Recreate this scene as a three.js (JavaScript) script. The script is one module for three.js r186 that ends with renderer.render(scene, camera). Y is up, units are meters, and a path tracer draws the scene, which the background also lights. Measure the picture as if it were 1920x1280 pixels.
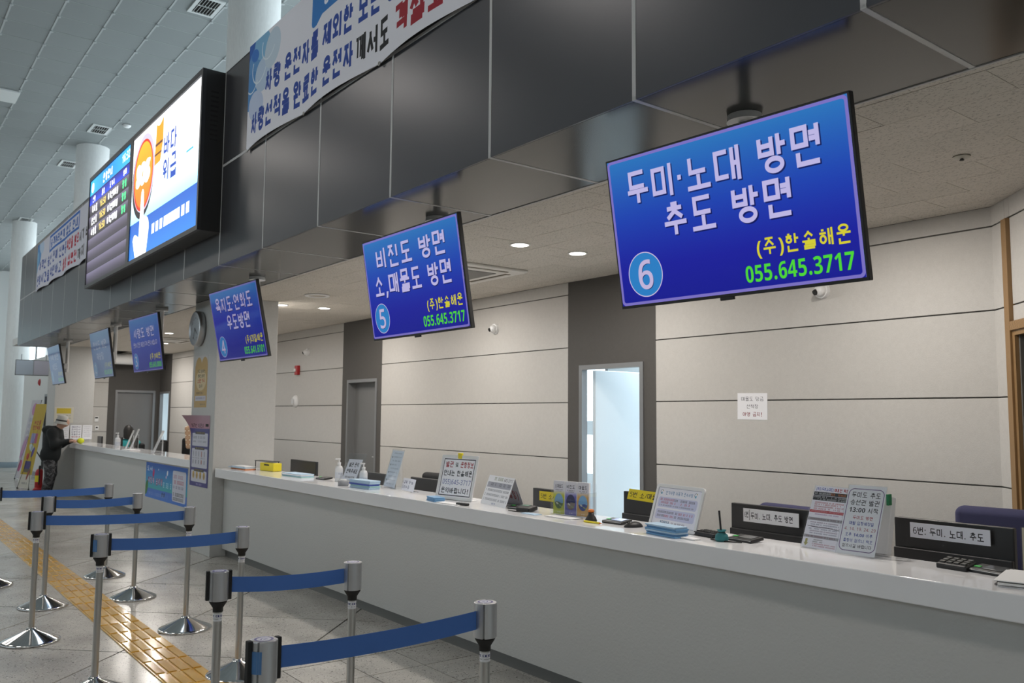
import * as THREE from 'three';
import { RoundedBoxGeometry } from 'three/addons/geometries/RoundedBoxGeometry.js';
import { mergeGeometries } from 'three/addons/utils/BufferGeometryUtils.js';
import { MarchingCubes } from 'three/addons/objects/MarchingCubes.js';
import { RectAreaLightUniformsLib } from 'three/addons/lights/RectAreaLightUniformsLib.js';

// ---------------------------------------------------------------- camera, sky, exposure
const rad = THREE.MathUtils.degToRad;
const scene = new THREE.Scene();
const camera = new THREE.PerspectiveCamera(43.45, 1.5, 0.05, 200);
camera.position.set(0, 1.6, 0);
camera.rotation.set(rad(5.0), rad(52.547), rad(0.45), 'YXZ');
camera.focus = 4.5; camera.userData.fStop = 5.6;
scene.background = new THREE.Color().setRGB(0.80, 0.93, 1.0);   // bright overcast sky, seen only through the windows
scene.backgroundIntensity = 4.4;
const renderer = new THREE.WebGLRenderer({ antialias: true });
renderer.toneMapping = THREE.LinearToneMapping;
renderer.toneMappingExposure = 1.0;
renderer.shadowMap.enabled = true;
RectAreaLightUniformsLib.init();
const HALL_LAMP = 5.0, DOWNLIGHT = 360, DISPLAY_LIGHT = 2.0, BACKROOM_LIGHT = 22.0;   // light strengths

// ---------------------------------------------------------------- helpers
let seed = 12345;
const rnd = () => { seed = (seed * 1664525 + 1013904223) >>> 0; return seed / 4294967296; };
const used = new Map();
function numbered(name) { const n = used.get(name) || 0; used.set(name, n + 1); return n ? name + '_' + String(n).padStart(3, '0') : name; }
function ready(o) { o.castShadow = true; o.receiveShadow = true; return o; }
function place(o, pos, rot) { if (pos) o.position.set(...pos); if (rot) o.rotation.set(...rot); return o; }
function thing(name, label, category, pos, turn = 0, group) {
  const g = new THREE.Group(); g.name = numbered(name); scene.add(g);
  if (pos) g.position.set(...pos); g.rotation.y = turn;
  g.userData = { label, category }; if (group) g.userData.group = group;
  return g;
}
function struct(name) { const g = new THREE.Group(); g.name = name; g.userData.kind = 'structure'; scene.add(g); return g; }
function part(parent, name, geo, mat, pos, rot, label) {
  const m = ready(new THREE.Mesh(geo, mat)); m.name = name; place(m, pos, rot); parent.add(m);
  if (label) m.userData.label = label;
  return m;
}
function solo(name, geo, mat, label, category, pos, rot, group) {
  const m = ready(new THREE.Mesh(geo, mat)); m.name = numbered(name); place(m, pos, rot); scene.add(m);
  m.userData = { label, category }; if (group) m.userData.group = group;
  return m;
}
// uv in metres, box-projected along the face normals
function metres(g, k = 1) {
  if (g.index) g = g.toNonIndexed();
  const p = g.attributes.position, n = g.attributes.normal, uv = new Float32Array(p.count * 2);
  for (let i = 0; i < p.count; i += 3) {
    const ax = Math.abs(n.getX(i) + n.getX(i + 1) + n.getX(i + 2)), ay = Math.abs(n.getY(i) + n.getY(i + 1) + n.getY(i + 2)), az = Math.abs(n.getZ(i) + n.getZ(i + 1) + n.getZ(i + 2));
    for (let j = i; j < i + 3; j++) {
      let u, v;
      if (ay >= ax && ay >= az) { u = p.getX(j); v = -p.getZ(j); } else if (ax >= az) { u = -p.getZ(j); v = p.getY(j); } else { u = p.getX(j); v = p.getY(j); }
      uv[j * 2] = u * k; uv[j * 2 + 1] = v * k;
    }
  }
  g.setAttribute('uv', new THREE.BufferAttribute(uv, 2));
  return g;
}
// axis-aligned box between two corners
function bb(x0, x1, y0, y1, z0, z1) { return new THREE.BoxGeometry(Math.abs(x1 - x0), Math.abs(y1 - y0), Math.abs(z1 - z0)).translate((x0 + x1) / 2, (y0 + y1) / 2, (z0 + z1) / 2); }
function bx(w, h, d, x = 0, y = 0, z = 0) { return new THREE.BoxGeometry(w, h, d).translate(x, y, z); }
function rbx(w, h, d, r, x = 0, y = 0, z = 0, s = 2) { return new RoundedBoxGeometry(w, h, d, s, r).translate(x, y, z); }
function cyl(r0, r1, h, x = 0, y = 0, z = 0, s = 32) { return new THREE.CylinderGeometry(r0, r1, h, s).translate(x, y, z); }
function lathe(pts, s = 40) { return new THREE.LatheGeometry(pts.map(([x, y]) => new THREE.Vector2(x, y)), s); }
function merge(list) { return mergeGeometries(list.map((g) => { const n = g.index ? g.toNonIndexed() : g; for (const k of Object.keys(n.attributes)) if (!['position', 'normal', 'uv'].includes(k)) n.deleteAttribute(k); return n; })); }
function tube(pts, r, seg = 24, rs = 8) { return new THREE.TubeGeometry(new THREE.CatmullRomCurve3(pts.map((p) => new THREE.Vector3(...p))), seg, r, rs); }
function roundRect(w, h, r) {
  const s = new THREE.Shape(), x = -w / 2, y = -h / 2;
  s.moveTo(x + r, y); s.lineTo(x + w - r, y); s.quadraticCurveTo(x + w, y, x + w, y + r); s.lineTo(x + w, y + h - r); s.quadraticCurveTo(x + w, y + h, x + w - r, y + h);
  s.lineTo(x + r, y + h); s.quadraticCurveTo(x, y + h, x, y + h - r); s.lineTo(x, y + r); s.quadraticCurveTo(x, y, x + r, y);
  return s;
}
// a flat sheet with thickness whose front (z+) carries the picture; other faces plain
function sheet(w, h, t = 0.0006) {
  const g = new THREE.BoxGeometry(w, h, t);
  return g;   // six material groups: +x -x +y -y +z -z
}
const printed = (front, rest) => [rest, rest, rest, rest, front, rest];
const printedBoth = (front, rest) => [rest, rest, rest, rest, front, front];

// ---------------------------------------------------------------- procedural textures
function data(size, fn, srgb, rep) {
  const d = new Uint8Array(size * size * 4);
  for (let y = 0; y < size; y++) for (let x = 0; x < size; x++) { const c = fn(x, y), i = (y * size + x) * 4; d[i] = c[0]; d[i + 1] = c[1]; d[i + 2] = c[2]; d[i + 3] = 255; }
  const t = new THREE.DataTexture(d, size, size); t.magFilter = THREE.LinearFilter; t.minFilter = THREE.LinearFilter; t.wrapS = t.wrapT = THREE.RepeatWrapping;
  if (srgb) t.colorSpace = THREE.SRGBColorSpace;
  if (rep) t.repeat.set(rep[0], rep[1]);
  t.needsUpdate = true;
  return t;
}
function hash(x, y, s = 0) { let h = (x * 374761393 + y * 668265263 + s * 69069) | 0; h = Math.imul(h ^ (h >>> 13), 1274126177); return ((h ^ (h >>> 16)) >>> 0) / 4294967296; }
function vnoise(x, y, per, s) {   // tileable value noise, per cells across
  const xi = Math.floor(x), yi = Math.floor(y), fx = x - xi, fy = y - yi, sx = fx * fx * (3 - 2 * fx), sy = fy * fy * (3 - 2 * fy), w = (a) => ((a % per) + per) % per;
  const a = hash(w(xi), w(yi), s), b = hash(w(xi + 1), w(yi), s), c = hash(w(xi), w(yi + 1), s), d = hash(w(xi + 1), w(yi + 1), s);
  return (a + (b - a) * sx) * (1 - sy) + (c + (d - c) * sx) * sy;
}
const fbm = (u, v, base, oct, s) => { let t = 0, a = 0.5, n = 0; for (let i = 0, f = base; i < oct; i++, f *= 2, a *= 0.5) { t += a * vnoise(u * f, v * f, f, s + i); n += a; } return t / n; };
const clamp8 = (v) => Math.max(0, Math.min(255, v | 0));
const peelTex = data(256, (x, y) => { const v = clamp8(255 * fbm(x / 256, y / 256, 32, 3, 5)); return [v, v, v]; }, false, [3, 3]);
const fineTex = data(256, (x, y) => { const v = clamp8(255 * (0.6 * fbm(x / 256, y / 256, 64, 2, 9) + 0.4 * hash(x, y, 3))); return [v, v, v]; }, false, [4, 4]);
const paperTex = data(256, (x, y) => { const v = clamp8(236 + 7 * fbm(x / 256, y / 256, 32, 3, 21) + 8 * hash(x, y, 8)); return [v, v, v]; }, true, [1.2, 1.2]);
// terrazzo: grey-beige ground with small dark and light chips and broad cloudy wear
const terrazzoTex = (() => {
  const S = 1024, base = new Float32Array(S * S);
  for (let y = 0; y < S; y++) for (let x = 0; x < S; x++) base[y * S + x] = 198 + 56 * (fbm(x / S, y / S, 4, 5, 31) - 0.5) + 14 * (hash(x, y, 4) - 0.5);
  for (let k = 0; k < 7200; k++) {
    const cx = rnd() * S, cy = rnd() * S, r = 1.0 + 3.4 * rnd() * rnd(), tone = rnd() < 0.66 ? -30 - 75 * rnd() : 14 + 26 * rnd();
    for (let y = Math.floor(cy - r); y <= cy + r; y++) for (let x = Math.floor(cx - r); x <= cx + r; x++) if ((x - cx) ** 2 + (y - cy) ** 2 < r * r) base[(((y + S) % S) * S) + ((x + S) % S)] += tone;
  }
  return data(S, (x, y) => { const v = base[y * S + x]; return [clamp8(v), clamp8(v * 0.985), clamp8(v * 0.955)]; }, true, [0.7, 0.7]);
})();
const wearTex = data(256, (x, y) => { const v = clamp8(90 + 130 * fbm(x / 256, y / 256, 5, 4, 44)); return [v, v, v]; }, false, [0.5, 0.5]);
// acoustic board: off-white with short dark fissures lying along x
const fissureTex = (() => {
  const S = 512, base = new Float32Array(S * S).fill(226);
  for (let i = 0; i < S * S; i++) base[i] += 10 * (rnd() - 0.5);
  for (let k = 0; k < 1300; k++) {
    let x = rnd() * S, y = rnd() * S; const n = 2 + rnd() * 9, d = 80 + 90 * rnd();
    for (let i = 0; i < n; i++) { base[(((y | 0) + S) % S) * S + (((x | 0) + S) % S)] -= d; if (rnd() < 0.4) base[((((y + 1) | 0) + S) % S) * S + (((x | 0) + S) % S)] -= d * 0.6; x += 1; y += (rnd() - 0.5) * 1.6; }
  }
  return data(S, (x, y) => { const v = base[y * S + x]; return [clamp8(v), clamp8(v * 0.985), clamp8(v * 0.96)]; }, true, [1.6, 1.6]);
})();
const woodTex = data(256, (x, y) => { const g = fbm(x / 256 * 1, y / 256, 2, 3, 61), w = Math.sin((x / 256 * 14 + g * 5) * Math.PI * 2) * 0.5 + 0.5, v = 0.78 + 0.18 * w + 0.1 * (hash(x, y >> 3, 2) - 0.5); return [clamp8(182 * v), clamp8(143 * v), clamp8(95 * v)]; }, true, [4, 0.8]);
const camoTex = data(256, (x, y) => { const v = fbm(x / 256, y / 256, 10, 3, 71), w = fbm(x / 256, y / 256, 14, 2, 72), q = v > 0.56 ? 96 : w > 0.55 ? 62 : 40; return [q, q, q + 3]; }, true, [3, 3]);
const diamondTex = data(128, (x, y) => { const a = Math.abs(((x / 64) % 1) - 0.5) + Math.abs(((y / 64) % 1) - 0.5); return a < 0.3 ? [222, 205, 178] : a < 0.42 ? [150, 92, 62] : [196, 160, 128]; }, true, [6, 6]);

// ---------------------------------------------------------------- materials
const std = (rgb, roughness = 0.6, more = {}) => { const m = new THREE.MeshStandardMaterial({ roughness, ...more }); m.color.setRGB(...rgb); return m; };
const phys = (rgb, roughness, more = {}) => { const m = new THREE.MeshPhysicalMaterial({ roughness, ...more }); m.color.setRGB(...rgb); return m; };
const M = {
  wall: std([0.60, 0.58, 0.55], 0.85, { bumpMap: fineTex, bumpScale: 0.0006, map: paperTex }),
  wall2: std([0.585, 0.566, 0.536], 0.85, { bumpMap: fineTex, bumpScale: 0.0006, map: paperTex }),
  dark: std([0.092, 0.086, 0.080], 0.8, { bumpMap: fineTex, bumpScale: 0.0005, map: paperTex }),
  joint: std([0.13, 0.125, 0.115], 0.9),
  pillar: std([0.60, 0.60, 0.585], 0.75, { bumpMap: fineTex, bumpScale: 0.0005, map: paperTex }),
  plaster: std([0.72, 0.73, 0.72], 0.8, { bumpMap: fineTex, bumpScale: 0.0005 }),
  column: std([0.86, 0.87, 0.86], 0.42, { map: paperTex }),
  panel: std([0.08, 0.081, 0.09], 0.28, { metalness: 0.5, bumpMap: fineTex, bumpScale: 0.00002 }),
  soffit: std([0.06, 0.06, 0.057], 0.2, { metalness: 0.5 }),
  seam: std([0.50, 0.50, 0.50], 0.5),
  core: std([0.05, 0.05, 0.05], 0.9),
  ceilTile: std([0.25, 0.272, 0.272], 0.6), ceilTile2: std([0.242, 0.264, 0.264], 0.6),
  ceilBar: std([0.42, 0.445, 0.445], 0.5),
  crossBar: std([0.33, 0.355, 0.355], 0.55),
  board: std([0.80, 0.77, 0.73], 0.9, { map: fissureTex }), board2: std([0.77, 0.745, 0.705], 0.9, { map: fissureTex }),
  counter: std([0.85, 0.85, 0.87], 0.07),
  front: std([0.56, 0.56, 0.545], 0.6, { bumpMap: peelTex, bumpScale: 0.0012 }),
  kick: std([0.17, 0.17, 0.165], 0.35, { metalness: 0.3 }),
  slab: [0, 1, 2].map((i) => std([[0.92, 0.91, 0.90], [0.86, 0.85, 0.84], [0.97, 0.96, 0.95]][i], 0.34, { map: terrazzoTex, roughnessMap: wearTex })),
  grout: std([0.045, 0.042, 0.04], 0.9),
  tactile: [0, 1].map((i) => phys([[0.80, 0.45, 0.055], [0.72, 0.39, 0.05]][i], 0.22, { clearcoat: 0.6, clearcoatRoughness: 0.12, bumpMap: peelTex, bumpScale: 0.0008 })),
  chrome: std([0.72, 0.72, 0.72], 0.10, { metalness: 1 }),
  steel: std([0.52, 0.51, 0.49], 0.30, { metalness: 1 }),
  satin: std([0.55, 0.55, 0.56], 0.36, { metalness: 0.9 }),
  black: std([0.018, 0.018, 0.019], 0.45),
  rubber: std([0.012, 0.012, 0.012], 0.7),
  belt: std([0.065, 0.18, 0.54], 0.7, { bumpMap: fineTex, bumpScale: 0.0003 }),
  beltEnd: std([0.075, 0.20, 0.44], 0.7, { side: THREE.DoubleSide }),
  white: std([0.80, 0.80, 0.80], 0.45),
  paper: std([0.82, 0.82, 0.83], 0.8),
  greyMetal: std([0.24, 0.245, 0.25], 0.42, { metalness: 0.35 }),
  doorGrey: std([0.175, 0.175, 0.175], 0.5),
  wood: std([0.80, 0.80, 0.80], 0.5, { map: woodTex }),
  monitor: std([0.014, 0.014, 0.015], 0.38),
  acrylic: phys([0.96, 0.97, 0.98], 0.04, { transmission: 1, thickness: 0, ior: 1.49 }),
  chair: std([0.045, 0.045, 0.105], 0.9, { bumpMap: fineTex, bumpScale: 0.0006 }),
  chairBlack: std([0.012, 0.012, 0.013], 0.8),
  yellow: std([0.80, 0.66, 0.03], 0.6), red: std([0.42, 0.012, 0.016], 0.4),
  leaflet: std([0.16, 0.36, 0.62], 0.5), teal: std([0.04, 0.20, 0.22], 0.8), orange: std([0.70, 0.20, 0.03], 0.5),
  skin: std([0.50, 0.30, 0.22], 0.55), hair: std([0.012, 0.010, 0.009], 0.55), hoodie: std([0.012, 0.015, 0.017], 0.9), trousers: std([1, 1, 1], 0.85, { map: camoTex }),
  backroom: std([0.71, 0.765, 0.79], 0.7),
};
// ---------------------------------------------------------------- lettering: Hangul built from its letters, other characters from the sans font
const CHO = ['ㄱ', 'ㄲ', 'ㄴ', 'ㄷ', 'ㄸ', 'ㄹ', 'ㅁ', 'ㅂ', 'ㅃ', 'ㅅ', 'ㅆ', 'ㅇ', 'ㅈ', 'ㅉ', 'ㅊ', 'ㅋ', 'ㅌ', 'ㅍ', 'ㅎ'];
const JONG = ['', 'ㄱ', 'ㄲ', 'ㄱㅅ', 'ㄴ', 'ㄴㅈ', 'ㄴㅎ', 'ㄷ', 'ㄹ', 'ㄹㄱ', 'ㄹㅁ', 'ㄹㅂ', 'ㄹㅅ', 'ㄹㅌ', 'ㄹㅍ', 'ㄹㅎ', 'ㅁ', 'ㅂ', 'ㅂㅅ', 'ㅅ', 'ㅆ', 'ㅇ', 'ㅈ', 'ㅊ', 'ㅋ', 'ㅌ', 'ㅍ', 'ㅎ'];
// vowels: horizontal piece (o/u/eu with ticks) and vertical piece (ticks)
const VOW = [['', 'a'], ['', 'ae'], ['', 'ya'], ['', 'yae'], ['', 'eo'], ['', 'e'], ['', 'yeo'], ['', 'ye'], ['o', ''], ['o', 'a'], ['o', 'ae'], ['o', 'i'], ['yo', ''], ['u', ''], ['u', 'eo'], ['u', 'e'], ['u', 'i'], ['yu', ''], ['eu', ''], ['eu', 'i'], ['', 'i']];
const CON = {
  'ㄱ': [[0, 0, 1, 0, 1, 1]], 'ㄴ': [[0, 0, 0, 1, 1, 1]], 'ㄷ': [[1, 0, 0, 0, 0, 1, 1, 1]], 'ㄹ': [[0, 0, 1, 0, 1, 0.5, 0, 0.5, 0, 1, 1, 1]], 'ㅁ': [[0, 0, 1, 0, 1, 1, 0, 1, 0, 0, 0.5, 0]],
  'ㅂ': [[0, 0, 0, 1, 1, 1, 1, 0], [0, 0.5, 1, 0.5]], 'ㅅ': [[0.5, 0, 0.5, 0.28, 0, 1], [0.5, 0.28, 1, 1]], 'ㅇ': [['o', 0.5, 0.5, 0.5, 0.5]], 'ㅈ': [[0, 0, 1, 0], [0.5, 0, 0.5, 0.3, 0, 1], [0.5, 0.3, 1, 1]],
  'ㅊ': [[0.28, 0, 0.72, 0], [0, 0.3, 1, 0.3], [0.5, 0.3, 0.5, 0.5, 0, 1], [0.5, 0.5, 1, 1]], 'ㅋ': [[0, 0, 1, 0, 1, 1], [0, 0.5, 1, 0.5]], 'ㅌ': [[1, 0, 0, 0, 0, 1, 1, 1], [0, 0.5, 1, 0.5]],
  'ㅍ': [[0, 0, 1, 0], [0, 1, 1, 1], [0.28, 0, 0.28, 1], [0.72, 0, 0.72, 1]], 'ㅎ': [[0.3, 0, 0.7, 0], [0, 0.24, 1, 0.24], ['o', 0.5, 0.72, 0.4, 0.28]],
};
const TWIN = { 'ㄲ': 'ㄱ', 'ㄸ': 'ㄷ', 'ㅃ': 'ㅂ', 'ㅆ': 'ㅅ', 'ㅉ': 'ㅈ' };
function glyph(ctx, con, x0, y0, x1, y1) {
  if (TWIN[con]) { const m = (x0 + x1) / 2, g = (x1 - x0) * 0.12; ctx.save(); ctx.lineWidth *= 0.72; glyph(ctx, TWIN[con], x0, y0, m - g, y1); glyph(ctx, TWIN[con], m + g, y0, x1, y1); ctx.restore(); return; }
  for (const s of CON[con]) {
    ctx.beginPath();
    if (s[0] === 'o') ctx.ellipse(x0 + (x1 - x0) * s[1], y0 + (y1 - y0) * s[2], (x1 - x0) * s[3], (y1 - y0) * s[4], 0, 0, 7);
    else for (let i = 0; i < s.length; i += 2) ctx[i ? 'lineTo' : 'moveTo'](x0 + (x1 - x0) * s[i], y0 + (y1 - y0) * s[i + 1]);
    ctx.stroke();
  }
}
function line(ctx, ...p) { ctx.beginPath(); for (let i = 0; i < p.length; i += 2) ctx[i ? 'lineTo' : 'moveTo'](p[i], p[i + 1]); ctx.stroke(); }
function vertical(ctx, v, x0, y0, x1, y1) {
  const w = x1 - x0, mid = (y0 + y1) / 2, d = (y1 - y0) * 0.13, two = 'ae yae e ye'.split(' ').includes(v), yy = /^y/.test(v) ? [mid - d, mid + d] : [mid];
  const ticks = v === 'i' ? [] : yy;
  if (two) {
    const a = x0 + w * 0.30, b = x0 + w * 0.86; line(ctx, a, y0 + (y1 - y0) * 0.04, a, y1 - (y1 - y0) * 0.04); line(ctx, b, y0, b, y1);
    for (const t of ticks) /ae/.test(v) ? line(ctx, a, t, b, t) : line(ctx, x0 - w * 0.15, t, a, t);
  } else {
    const a = x0 + w * (v === 'i' ? 0.6 : /a/.test(v) ? 0.38 : 0.75); line(ctx, a, y0, a, y1);
    for (const t of ticks) /a/.test(v) ? line(ctx, a, t, x0 + w * 1.02, t) : line(ctx, x0 + w * 0.02, t, a, t);
  }
}
function horizontal(ctx, v, x0, y0, x1, y1) {
  const up = /o/.test(v), none = v === 'eu', h = y1 - y0, yb = none ? (y0 + y1) / 2 : up ? y1 - h * 0.12 : y0 + h * 0.16, w = x1 - x0, xs = /^y/.test(v) ? [x0 + w * 0.34, x0 + w * 0.66] : [x0 + w * 0.5];
  line(ctx, x0, yb, x1, yb);
  if (!none) for (const x of xs) line(ctx, x, yb, x, up ? y0 : y1);
}
function syllable(ctx, code, x, y, w, h) {
  const n = code - 0xac00, cho = CHO[Math.floor(n / 588)], vow = VOW[Math.floor((n % 588) / 28)], jong = JONG[n % 28], k = ctx.lineWidth / 2;
  const X = (u) => x + k + (w - 2 * k) * u, Y = (v) => y + k + (h - 2 * k) * v, fin = !!jong, both = vow[0] && vow[1];
  const C = (a, b, c, d) => glyph(ctx, cho, X(a), Y(b), X(c), Y(d));
  if (both) {
    fin ? C(0.06, 0.02, 0.54, 0.32) : C(0.06, 0.06, 0.56, 0.46);
    fin ? horizontal(ctx, vow[0], X(0), Y(0.40), X(0.62), Y(0.60)) : horizontal(ctx, vow[0], X(0), Y(0.55), X(0.66), Y(0.86));
    vertical(ctx, vow[1], X(0.70), Y(0), X(1), Y(fin ? 0.62 : 1));
  } else if (vow[1]) {
    fin ? C(0.04, 0.04, 0.50, 0.50) : C(0.04, 0.12, 0.52, 0.84);
    vertical(ctx, vow[1], X(0.60), Y(0), X(1), Y(fin ? 0.58 : 1));
  } else {
    fin ? C(0.20, 0, 0.80, 0.32) : C(0.17, 0.04, 0.83, 0.48);
    fin ? horizontal(ctx, vow[0], X(0), Y(0.40), X(1), Y(0.62)) : horizontal(ctx, vow[0], X(0), Y(0.56), X(1), Y(1));
  }
  if (fin) {
    const top = vow[1] ? 0.68 : 0.72;
    if (jong.length === 2) { glyph(ctx, jong[0], X(0.12), Y(top), X(0.46), Y(1)); glyph(ctx, jong[1], X(0.58), Y(top), X(0.94), Y(1)); } else if (jong === 'ㅇ') glyph(ctx, jong, X(0.26), Y(top - 0.02), X(0.84), Y(1)); else glyph(ctx, jong, X(0.18), Y(top), X(0.92), Y(1));
  }
}
// writes s with its top-left corner at x, y; o: wide (width / height), gap, bold (stroke / height), font; returns the width
function write(ctx, s, x, y, h, color, o = {}) {
  const wide = o.wide ?? 0.88, bold = o.bold ?? 0.11, gap = (o.gap ?? 0.10) * h, dry = o.measure; let p = x;
  ctx.save(); ctx.strokeStyle = ctx.fillStyle = color; ctx.lineWidth = h * bold; ctx.lineCap = o.round ? 'round' : 'butt'; ctx.lineJoin = o.round ? 'round' : 'miter'; ctx.textBaseline = 'alphabetic';
  for (const ch of s) {
    const code = ch.codePointAt(0);
    if (code >= 0xac00 && code <= 0xd7a3) { if (!dry) { ctx.save(); if (o.wobble) ctx.translate(0, (hash(Math.round(p), 3, 1) - 0.5) * o.wobble * h); syllable(ctx, code, p, y, h * wide, h); ctx.restore(); } p += h * wide + gap; } else if (ch === ' ') p += h * (o.space ?? 0.45); else if (ch === '·') { if (!dry) ctx.fillRect(p, y + h * 0.45, h * 0.13, h * 0.13); p += h * 0.13 + gap * 2; } else {
      ctx.font = (o.light ? '' : 'bold ') + h * (o.latin ?? 1.18) + 'px sans-serif'; const w = ctx.measureText(ch).width;
      ctx.save(); ctx.translate(p, y + h * 0.94); ctx.scale(o.latinWide ?? 1, 1); if (!dry) ctx.fillText(ch, 0, 0); ctx.restore(); p += w * (o.latinWide ?? 1) + gap * 0.3;
    }
  }
  ctx.restore();
  return p - x - gap;
}
const measure = (ctx, s, h, o = {}) => write(ctx, s, 0, 0, h, '#000', { ...o, measure: true });
function writeMid(ctx, s, cx, y, h, color, o = {}) { write(ctx, s, cx - measure(ctx, s, h, o) / 2, y, h, color, o); }
function writeFit(ctx, s, x0, x1, y, h, color, o = {}) { const w = measure(ctx, s, h, o); ctx.save(); ctx.translate(x0, 0); ctx.scale((x1 - x0) / w, 1); write(ctx, s, 0, y, h, color, o); ctx.restore(); }
function canvas(w, h, draw) {
  const c = document.createElement('canvas'); c.width = w; c.height = h; const ctx = c.getContext('2d'); draw(ctx, w, h);
  const t = new THREE.CanvasTexture(c); t.colorSpace = THREE.SRGBColorSpace; t.magFilter = THREE.LinearFilter; t.minFilter = THREE.LinearFilter; return t;
}
const printMat = (t, roughness = 0.6) => new THREE.MeshStandardMaterial({ map: t, roughness });
function screenMat(t, glow, roughness = 0.08) { const m = new THREE.MeshPhysicalMaterial({ color: 0x050507, roughness, emissive: 0xffffff, emissiveMap: t, emissiveIntensity: glow }); return m; }
// a stretch of illegible small print: rows of short word-like strokes
function fine(ctx, x, y, w, h, color, s = 1) { ctx.fillStyle = color; let p = x, k = 0; while (p < x + w) { const l = h * (0.55 + 0.35 * hash(k, s, 7)); if (hash(k, s, 11) > 0.16) { ctx.fillRect(p, y, l * 0.8, h * 0.16); ctx.fillRect(p + l * 0.1, y + h * 0.42, l * 0.6, h * 0.15); ctx.fillRect(p, y + h * 0.8, l * 0.8, h * 0.16); ctx.fillRect(p + l * (0.2 + 0.5 * hash(k, s, 5)), y, h * 0.15, h * 0.95); } p += l + h * 0.08; k++; } }
// ================================================================ THE SETTING
const XF = -40, XR = 5, ZF = 11, ZB = -8.7, ZU = -6.2, YC = 7.33;       // hall limits
const OB = -5.66, OC = 2.95, ZBULK = -2.57, ZSOF = -3.34;    // office back wall, office ceiling, bulkhead front, back edge of the soffit

// ---- floor: terrazzo slabs laid on the diagonal, small square tiles at the near end
{
  const floor = struct('floor');
  part(floor, 'floor_base', bb(XF, XR, -0.25, -0.006, -9, ZF), M.grout);
  const clip = (poly, inside, cut) => { const out = []; poly.forEach((a, i) => { const b = poly[(i + 1) % poly.length], ia = inside(a), ib = inside(b); if (ia) out.push(a); if (ia !== ib) out.push(cut(a, b)); }); return out; };
  const clipX = (p, x, keepLess) => clip(p, (a) => (keepLess ? a[0] <= x : a[0] >= x), (a, b) => { const t = (x - a[0]) / (b[0] - a[0]); return [x, a[1] + t * (b[1] - a[1])]; });
  const clipZ = (p, z, keepLess) => clip(p, (a) => (keepLess ? a[1] <= z : a[1] >= z), (a, b) => { const t = (z - a[1]) / (b[1] - a[1]); return [a[0] + t * (b[0] - a[0]), z]; });
  const slabGeo = (poly) => {
    const s = new THREE.Shape(); poly.forEach(([x, z], i) => s[i ? 'lineTo' : 'moveTo'](x, -z)); s.closePath();
    return metres(new THREE.ExtrudeGeometry(s, { depth: 0.006, bevelEnabled: false }).rotateX(-Math.PI / 2).translate(0, -0.006, 0));
  };
  const far = [[], [], []], g = 0.010;
  for (let i = -40; i < 30; i++) for (let j = -30; j < 30; j++) {
    const d0 = -4.78 + 1.70 * i, s0 = -9.40 + 1.58 * j, d1 = d0 + 1.70, s1 = s0 + 1.58;     // x - z and x + z
    const pt = (d, s) => [(d + s) / 2, (s - d) / 2];
    let poly = [pt(d0 + g, s0 + g), pt(d1 - g, s0 + g), pt(d1 - g, s1 - g), pt(d0 + g, s1 - g)];
    poly = clipX(poly, -5.262, true); if (poly.length > 2) poly = clipX(poly, XF, false); if (poly.length > 2) poly = clipZ(poly, ZF, true); if (poly.length > 2) poly = clipZ(poly, -8.6, false);
    if (poly.length < 3) continue;
    const cx = poly.reduce((t, a) => t + a[0], 0) / poly.length, cz = poly.reduce((t, a) => t + a[1], 0) / poly.length, k = Math.floor(hash(i + 50, j + 50, 1) * 3);
    if (cx > -18 && cz > -3.9 && cz < 0.9) part(floor, 'slab', slabGeo(poly), M.slab[k]); else far[k].push(slabGeo(poly));
  }
  for (let i = 0; i < 26; i++) for (let j = 0; j < 46; j++) {
    const x0 = -5.255 + 0.405 * i, z1 = -3.42 + 0.395 * j, x1 = x0 + 0.405; if (z1 > ZF) continue;
    const z0 = z1 - 0.395, poly = [[x0 + 0.0035, z0 + 0.0035], [x1 - 0.0035, z0 + 0.0035], [x1 - 0.0035, z1 - 0.0035], [x0 + 0.0035, z1 - 0.0035]], k = Math.floor(hash(i, j, 2) * 3);
    if (i < 5 && j < 6) part(floor, 'tile', slabGeo(poly), M.slab[k]); else far[k].push(slabGeo(poly));
  }
  far.forEach((list, k) => { const m = part(floor, 'distant_slabs', mergeGeometries(list), M.slab[k]); m.userData.kind = 'stuff'; });
}
// ---- yellow tactile paving let into the floor
{
  const t = thing('tactile_paving', 'strip of glossy yellow tactile guide tiles running along the grey floor', 'tactile paving', [0, 0, -1.71]);
  const base = metres(rbx(0.296, 0.010, 0.296, 0.002, 0, 0.001, 0, 1)), bar = new RoundedBoxGeometry(0.272, 0.010, 0.052, 2, 0.004);
  for (let i = 0; i < 92; i++) {
    const tile = part(t, 'tile', base, M.tactile[hash(i, 1, 3) > 0.5 ? 1 : 0], [-3.95 - 0.3 * i, (hash(i, 7, 2)) * 0.0016, 0], [(hash(i, 2, 2) - 0.5) * 0.006, 0, (hash(i, 3, 2) - 0.5) * 0.006]);
    if (i < 40) for (let k = 0; k < 4; k++) part(tile, 'bar', bar, tile.material, [0, 0.0082, -0.111 + 0.074 * k], [(hash(i, k, 21) - 0.5) * 0.05, (hash(i, k, 22) - 0.5) * 0.01, (hash(i, k, 23) - 0.5) * 0.016]);
  }
}
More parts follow.
